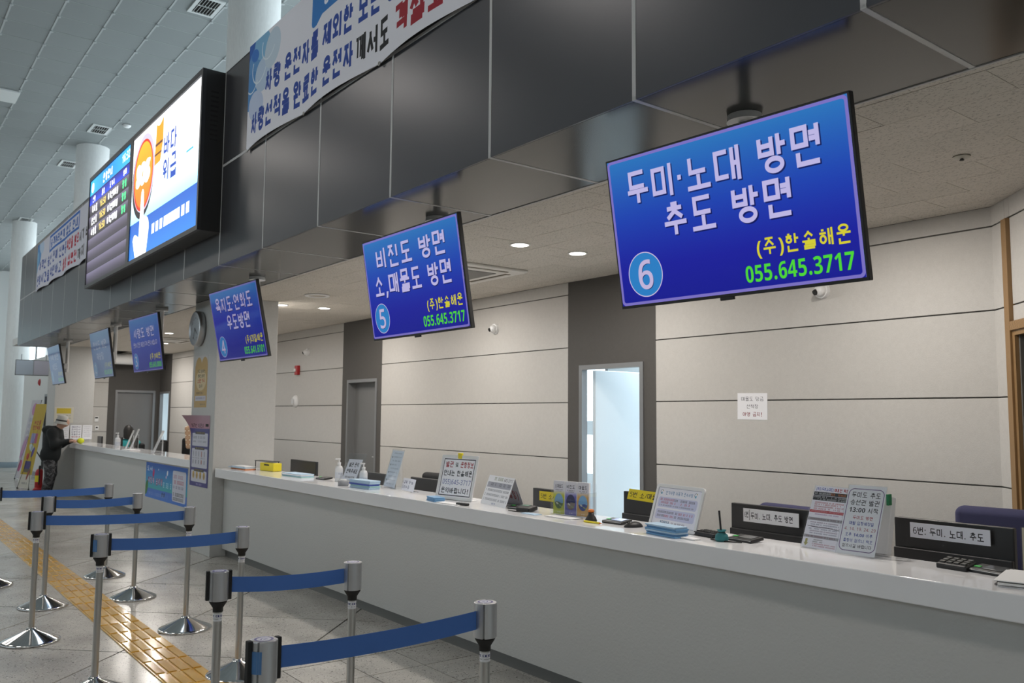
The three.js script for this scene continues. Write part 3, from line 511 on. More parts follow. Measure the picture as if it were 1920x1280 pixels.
// ================================================================ HANGING TELEVISIONS
function tvArt(no, l1, l2, firm, phone, W = 1024) {
  return canvas(W, W * 9 / 16, (c, w, h) => {
    const s = w / 1024; c.scale(s, s);
    const g = c.createLinearGradient(0, 0, 0, 576); g.addColorStop(0, '#2f7ec8'); g.addColorStop(0.42, '#2046ba'); g.addColorStop(0.75, '#1d22a4'); g.addColorStop(1, '#1a1f98'); c.fillStyle = g; c.fillRect(0, 0, 1024, 576);
    c.strokeStyle = '#8278cc'; c.lineWidth = 12; c.beginPath(); c.roundRect(5, 5, 1014, 566, 16); c.stroke();
    const T = (str, x0, x1, y, hh) => { for (const [dx, col] of [[5, 'rgba(10,14,70,0.75)'], [0, '#c9c2f2']]) writeFit(c, str, x0 + dx, x1 + dx, y + dx, hh, col, { bold: 0.125, space: 0.42, gap: 0.07, wide: 0.92 }); };
    T(...l1); T(...l2);
    c.fillStyle = '#2f86cf'; c.beginPath(); c.ellipse(134, 462, 84, 86, 0, 0, 7); c.fill(); c.strokeStyle = '#d8c8ea'; c.lineWidth = 4; c.stroke();
    c.font = '150px sans-serif'; c.textAlign = 'center'; c.fillStyle = '#10164e'; c.fillText(String(no), 138, 520); c.fillStyle = c.strokeStyle = '#cdbfe6'; c.fillText(String(no), 134, 516); c.lineWidth = 5; c.strokeText(String(no), 134, 516); c.textAlign = 'left';
    writeFit(c, firm, 640, 992, 398, 64, '#e2d83a', { bold: 0.12, latin: 1.1 });
    writeFit(c, phone, 585, 990, 486, 64, '#52e23c', { latin: 1.25 });
  });
}
const tvs = [
  [6, -2.322, 2.471, 0.166, 0.062, tvArt(6, ['두미·노대 방면', 84, 928, 54, 138], ['추도 방면', 248, 806, 204, 136], '(주)한솔해운', '055.645.3717'), 0.85, 'hanging blue television numbered 6, nearest and largest'],
  [5, -4.889, 2.486, 0.164, 0.0, tvArt(5, ['비진도 방면', 140, 900, 50, 130], ['소,매물도 방면', 84, 926, 206, 130], '(주)한솔해운', '055.645.3717'), 0.8, 'hanging blue television numbered 5, second nearest'],
  [4, -8.173, 2.479, 0.204, 0.02, tvArt(4, ['욕지도·연화도', 100, 900, 56, 130], ['우도방면', 300, 800, 208, 130], '(주)대일해운', '055.641.6181'), 0.5, 'hanging blue television numbered 4, in front of the square pillar'],
  [3, -11.462, 2.483, 0.145, 0.03, tvArt(3, ['사량도 방면', 130, 860, 110, 110], ['운항시간은 매표창구에 문의 바랍니다', 90, 930, 260, 56], '(주)해운', '055.645.0000', 512), 0.38, 'hanging dim blue television left of the pillar, third from the far end'],
  [2, -13.904, 2.478, 0.157, 0.0, tvArt(2, ['한산도 방면', 130, 860, 110, 110], ['제승당', 260, 640, 260, 100], '(주)해운', '055.645.0000', 512), 0.16, 'hanging television with a washed-out reflecting screen, second from the far end'],
  [1, -17.554, 2.472, 0.187, -0.01, tvArt(1, ['거제 방면', 130, 860, 110, 110], ['비진도', 260, 640, 260, 100], '(주)해운', '055.645.0000', 512), 0.16, 'hanging television at the far end, smallest in the row'],
];
for (const [no, x, y, tilt, yaw, art, glow, label] of tvs) {
  const t = thing('hanging_television', label, 'television', [x, y, -2.9], yaw, 'televisions hung over the counters');
  const W = 1.235, H = 0.715, pz = -0.19;
  const cab = part(t, 'cabinet', rbx(W, H, 0.03, 0.004, 0, 0, -0.017), M.black, [0, 0, 0], [tilt, 0, 0]);
  part(cab, 'screen', bx(W - 0.022, H - 0.024, 0.002, 0, 0.002, -0.0012), screenMat(art, glow, 0.06));
  part(cab, 'rear_housing', rbx(W * 0.62, H * 0.55, 0.03, 0.01, 0, -0.06, -0.045), M.black); part(cab, 'sensor_tab', rbx(0.07, 0.014, 0.014, 0.003, -0.02, -H / 2 - 0.006, -0.01), M.black);
  for (const s of [-1, 1]) part(cab, 'bracket', rbx(0.03, 0.42, 0.03, 0.004, s * 0.17, 0, -0.072), M.black);
  part(t, 'hanging_pole', cyl(0.028, 0.028, OC - y + 0.12, 0, (OC - y - 0.12) / 2, pz), M.white); part(t, 'ceiling_plate', cyl(0.075, 0.08, 0.03, 0, OC - y - 0.016, pz), M.white);
  part(t, 'mount_arm', rbx(0.38, 0.10, 0.07, 0.008, 0, -0.02, pz + 0.045), M.white);
}
// ================================================================ QUEUE STANCHIONS
{
  const sticker = canvas(128, 128, (c) => { c.fillStyle = '#d8d8e6'; c.fillRect(0, 0, 128, 128); c.strokeStyle = '#38308c'; c.lineWidth = 15; c.beginPath(); c.arc(64, 64, 52, 0, 7); c.stroke(); c.lineWidth = 7; c.beginPath(); c.moveTo(40, 74); c.quadraticCurveTo(60, 30, 84, 56); c.stroke(); c.fillStyle = '#4a44a0'; c.fillRect(56, 70, 30, 10); });
  const tagTex = canvas(256, 128, (c) => { c.fillStyle = '#dfe0e4'; c.fillRect(0, 0, 256, 128); for (let k = 0; k < 3; k++) write(c, '대보', 8 + k * 86, 22, 40, '#262a6a', { bold: 0.15 }); fine(c, 4, 84, 250, 14, '#555', 4); });
  const G = {
    dish: lathe([[0, 0], [0.185, 0], [0.19, 0.006], [0.188, 0.014], [0.175, 0.020], [0.035, 0.082], [0.030, 0.098], [0.022, 0.100], [0, 0.100]], 56),
    pole: cyl(0.019, 0.019, 0.66, 0, 0.415, 0, 28), neck: lathe([[0, 0.722], [0.022, 0.722], [0.0225, 0.740], [0.038, 0.764], [0.039, 0.772], [0, 0.772]], 40),
    tag: new THREE.CylinderGeometry(0.0195, 0.0195, 0.034, 28, 1, true).translate(0, 0.700, 0),
    stick: new THREE.CircleGeometry(0.032, 32).rotateX(-Math.PI / 2).translate(0, 0.9009, 0), clip: rbx(0.017, 0.128, 0.024, 0.003, 0, 0.838, 0),
  };
  // head: fluted aluminium sleeve with four slots
  const prof = new THREE.Shape(), R = 0.040, n = 96;
  for (let i = 0; i <= n; i++) { const a = i / n * Math.PI * 2, k = Math.abs(((a / (Math.PI / 2)) % 1) - 0.5), r = R - (k < 0.055 ? 0.006 : k < 0.10 ? -0.0006 : 0); prof[i ? 'lineTo' : 'moveTo'](Math.cos(a) * r, Math.sin(a) * r); }
  G.head = new THREE.ExtrudeGeometry(prof, { depth: 0.124, bevelEnabled: true, bevelSize: 0.003, bevelThickness: 0.0025, bevelSegments: 2, curveSegments: 4 }).rotateX(-Math.PI / 2).translate(0, 0.7735, 0);
  const stickMat = printMat(sticker, 0.35), tagMat = printMat(tagTex, 0.5);
  const rows = [   // [left post, right post], nearest first; belts run from left to right
    [[-2.652, -1.063], [-2.691, -1.944], 'nearest'], [[-3.904, -1.347], [-3.780, -1.946], 'second nearest'], [[-5.466, -1.190], [-5.343, -1.980], 'third nearest'],
    [[-6.942, -1.085], [-6.687, -2.066], 'fourth nearest'], [[-8.119, -1.348], [-8.065, -2.037], 'fifth nearest'], [[-9.350, -1.102], [-9.274, -2.067], 'farthest'],
  ];
  for (const [a, b, word] of rows) for (const side of [0, 1]) {
    const p = side ? b : a, q = side ? a : b, turn = Math.atan2(-(q[1] - p[1]), q[0] - p[0]);   // local +x faces the partner
    const t = thing('queue_stanchion', side ? word + ' chrome queue post on the counter side, where its blue belt ends' : word + ' chrome queue post on the hall side, feeding its blue belt', 'stanchion', [p[0], 0, p[1]], turn, 'queue posts along the counter');
    part(t, 'base_dish', G.dish, M.chrome); part(t, 'pole', G.pole, M.steel); part(t, 'neck', G.neck, M.rubber); const hd = part(t, 'head', G.head, M.satin); part(hd, 'round_sticker', G.stick, stickMat); part(t, 'pole_label', G.tag, tagMat, [0, 0, 0], [0, hash(Math.round(p[0] * 100), side, 3) * 6, 0]);
    if (!side) {
      part(hd, 'belt_clip', G.clip, M.rubber, [0.047, 0, 0]); part(hd, 'belt_clip', G.clip, M.rubber, [-0.047, 0, 0]);
      const L = Math.hypot(q[0] - p[0], q[1] - p[1]) - 0.088, bg = new THREE.BoxGeometry(L, 0.068, 0.0012, 24, 1, 1), pp = bg.attributes.position;
      for (let i = 0; i < pp.count; i++) { const u = pp.getX(i) / L; pp.setY(i, pp.getY(i) - 0.012 * (1 - 4 * u * u)); } bg.computeVertexNormals();
      part(t, 'belt', bg, M.belt, [0.046 + L / 2, 0.838, 0]);
      if (word === 'nearest' || word === 'third nearest') part(hd, 'belt_end', new THREE.CylinderGeometry(0.0442, 0.0442, 0.068, 20, 1, true, rad(-118), rad(88)).translate(0, 0.838, 0), M.beltEnd);
    }
  }
}

// ================================================================ ON THE NEAR COUNTER
const CT = 0.99;
function monitor(label, x, w, top, z, turn, h = 0.34) {
  const t = thing('computer_monitor', label, 'monitor', [x, 0.736, z], turn, 'monitors behind the counter'); const cy = top - 0.736 - h / 2;
  part(t, 'stand_foot', rbx(0.22, 0.014, 0.18, 0.006, 0, 0.007, -0.06), M.monitor); part(t, 'stand_neck', rbx(0.06, Math.max(0.06, top - 0.736 - h * 0.5), 0.03, 0.006, 0, (top - 0.736 - h * 0.5) / 2, -0.045), M.monitor);
  part(t, 'rear_shell', rbx(w, h, 0.03, 0.006, 0, cy, -0.015), M.monitor); part(t, 'rear_bulge', rbx(w * 0.99, h * 0.58, 0.022, 0.006, 0, cy - h * 0.19, 0.008), M.monitor); part(t, 'screen', bx(w - 0.03, h - 0.04, 0.003, 0, cy + 0.005, -0.0305), M.rubber);
  return t;
}
monitor('black monitor with a white handwritten label, rightmost on the counter', -1.90, 0.53, 1.142, -3.95, rad(0));
monitor('black monitor with a long white handwritten label, second from the right', -2.86, 0.52, 1.128, -3.95, 0);
monitor('black monitor with a tilted yellow sign on top, behind the rounded notice frame', -3.72, 0.50, 1.131, -3.95, 0);
monitor('black monitor with a yellow label, behind the brochure holder', -4.64, 0.51, 1.088, -3.95, 0, 0.33);
monitor('black monitor behind the framed red and blue notice, right of the small bent card', -6.32, 0.60, 1.063, -3.95, 0, 0.30);
monitor('black monitor between the hand-lettered acrylic stand and the tall acrylic stand', -7.17, 0.50, 1.060, -3.95, 0, 0.30);
monitor('black monitor at the pillar end of the counter, alone against the wall', -8.80, 0.66, 1.108, -3.90, 0);
const hand = { round: true, bold: 0.11, wobble: 0.12, light: true };
const sign = (w, h, draw) => canvas(w, h, draw);
const label1 = sign(768, 160, (c, w, h) => { c.fillStyle = '#e4e6f0'; c.fillRect(0, 0, w, h); writeFit(c, '6번: 두미. 노대. 추도', 26, 710, 40, 84, '#15121c', hand); });
solo('name_card', sheet(0.355, 0.068, 0.002), printed(printMat(label1), M.white), 'white handwritten card taped to the rightmost monitor', 'sign', [-1.90, 1.092, -3.930], [0, 0, 0]);
const label2 = sign(768, 150, (c, w, h) => { c.fillStyle = '#ececf0'; c.fillRect(0, 0, w, h); writeFit(c, '6번', 16, 74, 34, 70, '#15121c', { ...hand, bold: 0.12 }); c.fillStyle = '#15121c'; c.fillRect(86, 12, 7, 120); writeFit(c, '두미. 노대. 추도 방면', 108, 690, 40, 72, '#15121c', hand); });
solo('name_card', sheet(0.35, 0.072, 0.002), printed(printMat(label2), M.white), 'long white handwritten card on the second monitor from the right', 'sign', [-2.845, 1.072, -3.930]);
const label3 = sign(512, 160, (c, w, h) => { c.fillStyle = '#d9c616'; c.fillRect(0, 0, w, h); writeFit(c, '5번 소/매물', 26, 490, 36, 84, '#1c1a10', hand); });
solo('yellow_sign', sheet(0.255, 0.066, 0.002), printed(printMat(label3), M.yellow), 'yellow handwritten sign tilted on top of a monitor, next to the rounded notice frame', 'sign', [-3.755, 1.118, -3.905], [-0.3, 0, -0.03]);
solo('yellow_sign', sheet(0.255, 0.066, 0.002), printed(printMat(label3), M.yellow), 'yellow handwritten sign half hidden by the brochure holder', 'sign', [-4.66, 1.04, -3.925]);

// ---- standing notices
function stand(name, label, cat, mid, w, h, turn, tilt, tex, o = {}) {
  const t = thing(name, label, cat, mid, turn), th = o.th ?? 0.004;
  const lean = new THREE.Group(); lean.name = 'display_panel'; lean.rotation.x = -tilt; lean.position.y = 0.0035 * Math.sin(tilt) + 0.002; t.add(lean);
  if (o.frame) {
    const s = roundRect(w, h, o.r ?? 0.002), hole = roundRect(w - 2 * o.frame, h - 2 * o.frame, (o.r ?? 0.002) * 0.5); s.holes.push(hole);
    part(lean, 'frame', new THREE.ExtrudeGeometry(s, { depth: 0.008, bevelEnabled: true, bevelSize: 0.0015, bevelThickness: 0.0015, bevelSegments: 2 }).translate(0, h / 2, -0.004), o.frameMat ?? M.white);
    part(lean, 'printed_sheet', sheet(w - 2 * o.frame, h - 2 * o.frame, 0.003), printed(printMat(tex, 0.35), M.white), [0, h / 2, 0]);
  } else {
    part(lean, 'printed_sheet', sheet(w - (o.margin ?? 0.012) * 2, h - (o.margin ?? 0.012) * 2, 0.001), printed(printMat(tex, 0.6), M.paper), [0, h / 2 + (o.up ?? 0), -th / 2 - 0.0012]);
    if (!o.bare) part(lean, 'acrylic_plate', rbx(w, h, th, 0.0015, 0, h / 2, 0, 1), M.acrylic);
  }
  if (!o.noFoot) { const d = Math.sin(tilt) * h * 0.8 + 0.03; part(t, 'foot', rbx(w * 0.9, 0.004, d, 0.001, 0, 0.002, -d / 2), o.frame ? M.white : M.acrylic); part(t, 'back_strut', rbx(w * 0.5, h * 0.7, 0.004, 0.001, 0, h * 0.34, -d + 0.006), o.frame ? M.white : M.acrylic, [0, 0, 0], [0, 0, 0]); }
  return t;
}
const artF = sign(420, 760, (c, w, h) => {
  c.fillStyle = '#f3f3f6'; c.fillRect(0, 0, w, h); c.strokeStyle = '#5a3a78'; c.lineWidth = 7; c.beginPath(); c.roundRect(16, 40, w - 32, h - 80, 60); c.stroke();
  const k = { round: true, bold: 0.10 }; writeFit(c, '두미도 추도', 50, 370, 74, 62, '#17171d', k); writeFit(c, '승선권 발권', 50, 370, 160, 62, '#17171d', k); writeFit(c, '13:00 시작', 50, 370, 244, 58, '#17171d', k);
  writeFit(c, '두미도 방면', 110, 330, 338, 40, '#a83040', k); writeFit(c, '매월 입항예정일', 80, 350, 400, 40, '#39479a', k); writeFit(c, '4. 14. 19. 24. 29', 40, 380, 462, 40, '#a02838', { ...k, light: true }); writeFit(c, '오후 14:00 이후', 60, 360, 526, 40, '#39479a', k); writeFit(c, '출항이 없으니 착오', 50, 370, 590, 38, '#39479a', k); writeFit(c, '없으시길 바랍니다', 50, 370, 648, 38, '#2a2a30', k);
});
const standF = stand('acrylic_notice_stand', 'clear acrylic stand with a purple-bordered handwritten notice, rightmost of the two paper notices', 'notice stand', [-2.155, CT, -3.585], 0.19, 0.335, rad(2), rad(24), artF, { margin: 0.004 });
part(standF, 'leaflet_bundle', rbx(0.16, 0.26, 0.04, 0.004, 0.02, 0.165, -0.112), M.paper, undefined, [-0.25, 0, 0]); part(standF, 'green_tape', rbx(0.012, 0.05, 0.03, 0.002, 0.098, 0.25, -0.135), std([0.02, 0.20, 0.08], 0.5));
const artG = sign(420, 640, (c, w, h) => {
  c.fillStyle = '#f4f1f8'; c.fillRect(0, 0, w, h); writeFit(c, '[추도/두미,노대도]', 20, 220, 14, 34, '#3848a8', { bold: 0.13 }); writeFit(c, '매표전 확인!', 230, 404, 14, 36, '#b02430', { bold: 0.15 });
  c.fillStyle = '#24242a'; c.fillRect(4, 62, w - 8, 36); c.fillRect(4, 102, w - 8, 48); fine(c, 16, 70, 180, 20, '#e8e8e8', 1); fine(c, 200, 70, 200, 20, '#e08038', 2); fine(c, 16, 108, 380, 15, '#e8e8e8', 3); fine(c, 60, 130, 320, 15, '#e8e8e8', 4);
  [[166, '#b03040'], [186, '#b03040'], [208, '#a02838'], [230, '#b03040']].forEach(([y, k], i) => fine(c, 40, y, 330 - 30 * (i % 2), 14, k, 5 + i)); c.fillStyle = '#b82838'; c.fillRect(4, 252, w - 8, 26); fine(c, 20, 258, 370, 13, '#f0c8c8', 12);
  fine(c, 70, 290, 280, 11, '#9a5a9a', 13); c.fillStyle = '#a9a7ae'; c.fillRect(4, 330, w - 8, 30); fine(c, 30, 337, 360, 15, '#5a2a30', 14); for (let k = 0; k < 6; k++) fine(c, 40 + 10 * (k % 3), 374 + k * 22, 320, 11, k % 2 ? '#555a78' : '#6a4a6a', 20 + k); c.strokeStyle = '#17171d'; c.lineWidth = 5; line(c, 20, 420, 160, 430, 250, 424, 390, 436);
  c.fillStyle = '#a9a7ae'; c.fillRect(4, 510, w - 8, 28); fine(c, 30, 516, 340, 14, '#7a2a38', 30); c.fillStyle = '#b8b070'; c.fillRect(34, 552, 26, 44); c.beginPath(); c.moveTo(20, 592); c.lineTo(74, 592); c.lineTo(47, 626); c.fill(); for (let k = 0; k < 4; k++) fine(c, 120, 550 + k * 20, k < 2 ? 110 : 260, 11, k < 2 ? '#444' : '#a04058', 40 + k);
});
stand('paper_notice_stand', 'leaning paper notice with black and red heading bands, left of the purple-bordered notice', 'notice stand', [-2.356, CT, -3.615], 0.215, 0.31, rad(-7), rad(22), artG, { margin: 0.003 });
const artK = sign(640, 400, (c, w, h) => {
  c.fillStyle = '#f0eff8'; c.fillRect(0, 0, w, h); c.strokeStyle = '#6a6a86'; c.lineWidth = 3; c.strokeRect(6, 6, w - 12, h - 12); writeFit(c, '전기차량 이용객 준수사항', 120, 520, 36, 40, '#4a78a8', { bold: 0.10 });
  for (const x of [60, 560]) { c.strokeStyle = '#38506a'; c.lineWidth = 4; c.beginPath(); c.arc(x, 50, 20, 2, 6); c.stroke(); c.fillStyle = '#3a9ab8'; c.fillRect(x - 8, 54, 16, 22); c.fillStyle = '#c8b860'; c.fillRect(x + 10, 32, 10, 10); }
  for (const y of [104, 230]) { c.fillStyle = '#cfd0ea'; c.beginPath(); c.roundRect(36, y, w - 72, 106, 22); c.fill(); } fine(c, 62, 118, 200, 22, '#b03a5a', 1); fine(c, 270, 118, 290, 22, '#3a3a52', 2); fine(c, 80, 150, 420, 22, '#b03a5a', 3); fine(c, 62, 184, 500, 13, '#5a5a70', 4); fine(c, 62, 250, 300, 22, '#3a3a52', 5); fine(c, 370, 250, 190, 22, '#b03a5a', 6); fine(c, 62, 288, 100, 22, '#3a3a52', 7); fine(c, 168, 288, 130, 22, '#b03a5a', 8); fine(c, 304, 288, 250, 22, '#3a3a52', 9);
  c.font = 'bold 40px sans-serif'; c.fillStyle = '#3c6f96'; c.fillText('KOMSA', 130, 378); fine(c, 300, 356, 180, 16, '#667', 10);
});
stand('framed_notice', 'white rounded-corner framed notice with two lilac text boxes, beside blue leaflets', 'notice stand', [-3.215, CT, -3.560], 0.405, 0.245, rad(-9.8), rad(17.4), artK, { frame: 0.016, r: 0.022 });
const artU = sign(640, 520, (c, w, h) => {
  c.fillStyle = '#f6f5fa'; c.fillRect(0, 0, w, h); c.strokeStyle = '#20202c'; c.lineWidth = 12; c.strokeRect(20, 20, w - 40, h - 40);
  const k = { round: true, bold: 0.13 }; writeFit(c, '발권', 60, 210, 50, 80, '#a02434', k); writeFit(c, '및', 250, 310, 62, 60, '#3a3a42', k); writeFit(c, '운항정보', 350, 600, 50, 80, '#a02434', k); writeFit(c, '안내는 한솔해운', 46, 600, 166, 78, '#26262e', k); writeFit(c, '055)645-3717', 50, 596, 286, 74, '#263a8e', { latin: 1.2, light: true, latinWide: 1 }); writeFit(c, '문의바랍니다!', 50, 580, 398, 74, '#26262e', k);
});
const standU = stand('framed_notice', 'white framed notice with black border, red and blue lettering and a yellow clip', 'notice stand', [-5.275, CT, -3.510], 0.385, 0.325, rad(9.3), rad(13.4), artU, { frame: 0.018, r: 0.006 });
part(standU, 'yellow_clip', rbx(0.038, 0.042, 0.022, 0.004, 0.0, 0.318, -0.072), M.yellow);
const artY = sign(300, 420, (c, w, h) => { c.fillStyle = '#e2e8f2'; c.fillRect(0, 0, w, h); for (let k = 0; k < 9; k++) { fine(c, 60, 24 + k * 44, 200, 14, '#6d7686', k); if (k % 2) { c.fillStyle = '#56606e'; c.beginPath(); c.arc(34, 34 + k * 44, 12, 0, 7); c.fill(); } } });
stand('tall_acrylic_stand', 'tall clear acrylic stand with a pale list, left of the small bent card', 'notice stand', [-6.392, CT, -3.600], 0.27, 0.335, rad(-7.4), rad(15.7), artY, { margin: 0.012 });
const artH = sign(400, 400, (c, w, h) => { c.fillStyle = '#eceef6'; c.fillRect(0, 0, w, h); const k = { round: true, bold: 0.14 }; writeFit(c, '발권 문의', 60, 340, 60, 84, '#26262e', k); writeFit(c, '연락주세요', 40, 360, 180, 84, '#26262e', k); writeFit(c, '055-642-0116', 60, 330, 310, 40, '#26262e', { latin: 1.2 }); });
stand('acrylic_notice_stand', 'clear acrylic stand with bold black lettering behind two pump bottles', 'notice stand', [-7.14, CT, -3.60], 0.275, 0.28, rad(10), rad(24), artH, { margin: 0.036, up: -0.02 });
const artX = sign(256, 128, (c, w, h) => { c.fillStyle = '#eaeaf4'; c.fillRect(0, 0, w, h); writeFit(c, '카드결제 가능', 20, 236, 22, 34, '#4a4a6a', { bold: 0.1 }); writeFit(c, '현금영수증', 40, 200, 72, 34, '#4a4a6a', { bold: 0.1 }); });
{ const t = thing('bent_card', 'small bent white card with grey lettering between two monitors', 'card', [-6.045, CT, -3.58], rad(-6.7)); const g = new THREE.CylinderGeometry(0.3, 0.3, 0.1, 20, 1, true, -0.43, 0.86).translate(0, 0.05, -0.3); part(t, 'printed_sheet', g, Object.assign(printMat(artX, 0.2), { side: THREE.DoubleSide }), [0, 0.012, 0.03], [-0.25, 0, 0]); part(t, 'foot', rbx(0.2, 0.003, 0.08, 0.001, 0, 0.0015, -0.02), M.acrylic); }
// folded table tent
const artT = sign(512, 280, (c, w, h) => { c.fillStyle = '#f0f1f6'; c.fillRect(0, 0, w, h); fine(c, 130, 14, 170, 30, '#7f8a6a', 1); writeFit(c, '645-3717', 320, 490, 14, 36, '#1c1c24', { light: true, latin: 1.15 }); c.fillStyle = '#a7a9b6'; c.fillRect(20, 62, w - 40, 52); for (let k = 0; k < 5; k++) fine(c, 90 + k * 84, 70, 40, 26, '#4a4c58', 3 + k); ['1', '2', '3'].forEach((s, k) => { c.font = '30px sans-serif'; c.fillStyle = '#333640'; c.fillText(s, 22, 150 + k * 44); fine(c, 60, 130 + k * 44, 420, 20, '#5b5e6c', 12 + k); }); fine(c, 220, 256, 70, 14, '#3a4a8a', 30); });
{ const t = thing('table_tent', 'folded white table tent with a grey table and handwritten phone number', 'notice stand', [-4.80, CT, -3.520], rad(-11)); const h = 0.208, a = rad(20), c = Math.cos(a), s = Math.sin(a);
  part(t, 'front_leaf', sheet(0.40, h, 0.0012), printed(printMat(artT, 0.4), M.paper), [0, h / 2 * c, -h / 2 * s], [-a, 0, 0]); const artT2 = sign(256, 140, (c2, w, hh) => { c2.fillStyle = '#b9bac4'; c2.fillRect(0, 0, w, hh); writeFit(c2, '유의(결항)', 40, 230, 60, 44, '#8a2434', { bold: 0.14 }); });
  part(t, 'rear_leaf', sheet(0.40, h, 0.0012), printedBoth(printMat(artT2, 0.4), M.paper), [0, h / 2 * c, -h * s - h / 2 * s], [a, 0, 0]); part(t, 'base_leaf', rbx(0.40, 0.001, 2 * h * s, 0.0004, 0, 0.0006, -h * s), M.paper); }
// brochure holder with three brochures
{
  const t = thing('brochure_holder', 'clear acrylic brochure holder holding three coloured brochures', 'brochure holder', [-4.043, CT, -3.56], rad(6.5));
  part(t, 'front_lip', rbx(0.31, 0.10, 0.003, 0.001, 0, 0.05, 0.012), M.acrylic); part(t, 'back_plate', rbx(0.31, 0.20, 0.003, 0.001, 0, 0.10, -0.07), M.acrylic); part(t, 'base_plate', rbx(0.31, 0.003, 0.085, 0.001, 0, 0.0015, -0.03), M.acrylic); for (const s of [-1, 1]) part(t, 'side_plate', rbx(0.003, 0.15, 0.08, 0.001, s * 0.154, 0.075, -0.03), M.acrylic);
  const cols = [['소매물도', '#b9bd3a', '#7fa8c8', '#5a6a38', 'yellow-green brochure on the left of the clear holder'], ['비진도', '#6a68b0', '#3a3a5a', '#8a7a6a', 'violet brochure in the middle of the clear holder'], ['매물도', '#d0a058', '#7fb0d8', '#3a4c90', 'orange brochure on the right of the clear holder']];
  cols.forEach(([s, col, sky, land, l], k) => {
    const art = sign(200, 440, (c, w, h) => { const g = c.createLinearGradient(0, 0, 0, h); g.addColorStop(0, '#dcdbe2'); g.addColorStop(0.3, '#d2d0da'); g.addColorStop(0.45, col); g.addColorStop(1, col); c.fillStyle = g; c.fillRect(0, 0, w, h); writeFit(c, s, 24, 170, 44, 50, '#26262e', { round: true, bold: 0.10 }); fine(c, 34, 112, 130, 12, '#444', k); fine(c, 56, 132, 90, 12, '#444', k + 4); c.save(); c.beginPath(); c.ellipse(w / 2, 270, 78, 100, 0, 0, 7); c.clip(); c.fillStyle = sky; c.fillRect(0, 0, w, h); c.fillStyle = land; c.beginPath(); c.moveTo(0, 300); for (let x = 0; x <= w; x += 20) c.lineTo(x, 270 + 36 * hash(x, k, 3)); c.lineTo(w, h); c.lineTo(0, h); c.fill(); blobs(c, [[70, 300, 26, 12, '#c8c4b8'], [130, 330, 34, 10, '#8a9a6a']]); c.restore(); fine(c, 70, 410, 60, 12, '#eee', 9); });
    solo('brochure', sheet(0.094, 0.205, 0.014), printed(printMat(art, 0.4), M.paper), l, 'brochure', [-4.043 + (k - 1) * 0.1 * 0.9936, CT + 0.107, -3.572 - (k - 1) * 0.1 * 0.113], [-0.02, rad(6.5), 0], 'brochures in the clear holder');
  });
}
// ---- small things
function pumpBottle(label, x, z, y = CT, s = 1) {
  const t = thing('pump_bottle', label, 'pump bottle', [x, y, z], 0.5, 'pump bottles on the counters');
  part(t, 'bottle', lathe([[0, 0], [0.034, 0], [0.036, 0.006], [0.036, 0.115], [0.028, 0.138], [0.014, 0.146], [0.014, 0.152], [0, 0.152]].map(([a, b]) => [a * s, b * s]), 32), std([0.72, 0.73, 0.75], 0.3)); part(t, 'collar', cyl(0.016 * s, 0.016 * s, 0.022 * s, 0, 0.163 * s, 0), M.white);
  part(t, 'pump_nozzle', merge([cyl(0.005 * s, 0.005 * s, 0.03 * s, 0, 0.187 * s, 0, 12), rbx(0.052 * s, 0.012 * s, 0.016 * s, 0.004 * s, -0.014 * s, 0.204 * s, 0)]), M.white); part(t, 'label_band', new THREE.CylinderGeometry(0.0364 * s, 0.0364 * s, 0.055 * s, 32, 1, true).translate(0, 0.06 * s, 0), printMat(canvas(128, 64, (c) => { c.fillStyle = '#d0d4dc'; c.fillRect(0, 0, 128, 64); fine(c, 10, 14, 108, 12, '#8a92a8', 3); fine(c, 40, 38, 30, 10, '#8a92a8', 6); }), 0.4));
}
pumpBottle('white pump bottle left of the hand-lettered acrylic stand', -7.265 - 0.06, -3.565 - 0.04, CT); pumpBottle('white pump bottle right of the hand-lettered acrylic stand, behind the leaflet pile', -6.70, -3.53, CT, 0.95);
function stack(name, label, cat, x, z, w, d, n, th, turn, mat, y = CT, jitter = 0.012) {
  const t = thing(name, label, cat, [x, y, z], turn);
  for (let k = 0; k < n; k++) part(t, 'sheet', rbx(w, th * 0.94, d, Math.min(0.001, th * 0.3), 0, th * (k + 0.5), 0, 1), Array.isArray(mat) ? mat[k % mat.length] : mat, [(hash(k, n, 1) - 0.5) * jitter, 0, (hash(k, n, 2) - 0.5) * jitter], [0, (hash(k, n, 3) - 0.5) * jitter * 5, 0]);
  return t;
}
const pale = std([0.42, 0.58, 0.74], 0.5), mint = std([0.36, 0.60, 0.60], 0.5), navy = std([0.06, 0.10, 0.42], 0.5);
stack('leaflet_pile', 'pile of blue leaflets in front of the rounded notice frame', 'leaflets', -3.10, -3.40, 0.235, 0.085, 6, 0.009, rad(-7), [M.leaflet, M.leaflet, pale]);
stack('leaflet_pile', 'thick pile of blue and mint leaflets in front of the hand-lettered stand', 'leaflets', -6.53, -3.455, 0.34, 0.10, 5, 0.014, rad(2), [pale, mint, navy, pale, pale]);
stack('leaflet_pile', 'flat pile of light blue leaflets in front of the lone monitor', 'leaflets', -8.12, -3.55, 0.42, 0.14, 4, 0.008, rad(4), [mint, pale, M.paper, pale]);
stack('leaflet_pile', 'loose white and blue leaflets at the pillar end of the counter', 'leaflets', -9.50, -3.50, 0.40, 0.12, 4, 0.009, rad(6), [M.orange, M.paper, pale, M.paper], CT, 0.03);
stack('leaflet_pile', 'folded blue leaflets left of the framed red and blue notice', 'leaflets', -5.29, -3.375, 0.17, 0.08, 3, 0.010, rad(-14), M.leaflet, CT, 0.01);
stack('paper_stack', 'loose white sheets under the framed red and blue notice', 'paper', -5.07, -3.37, 0.26, 0.08, 2, 0.002, rad(6), M.paper, CT, 0.03);
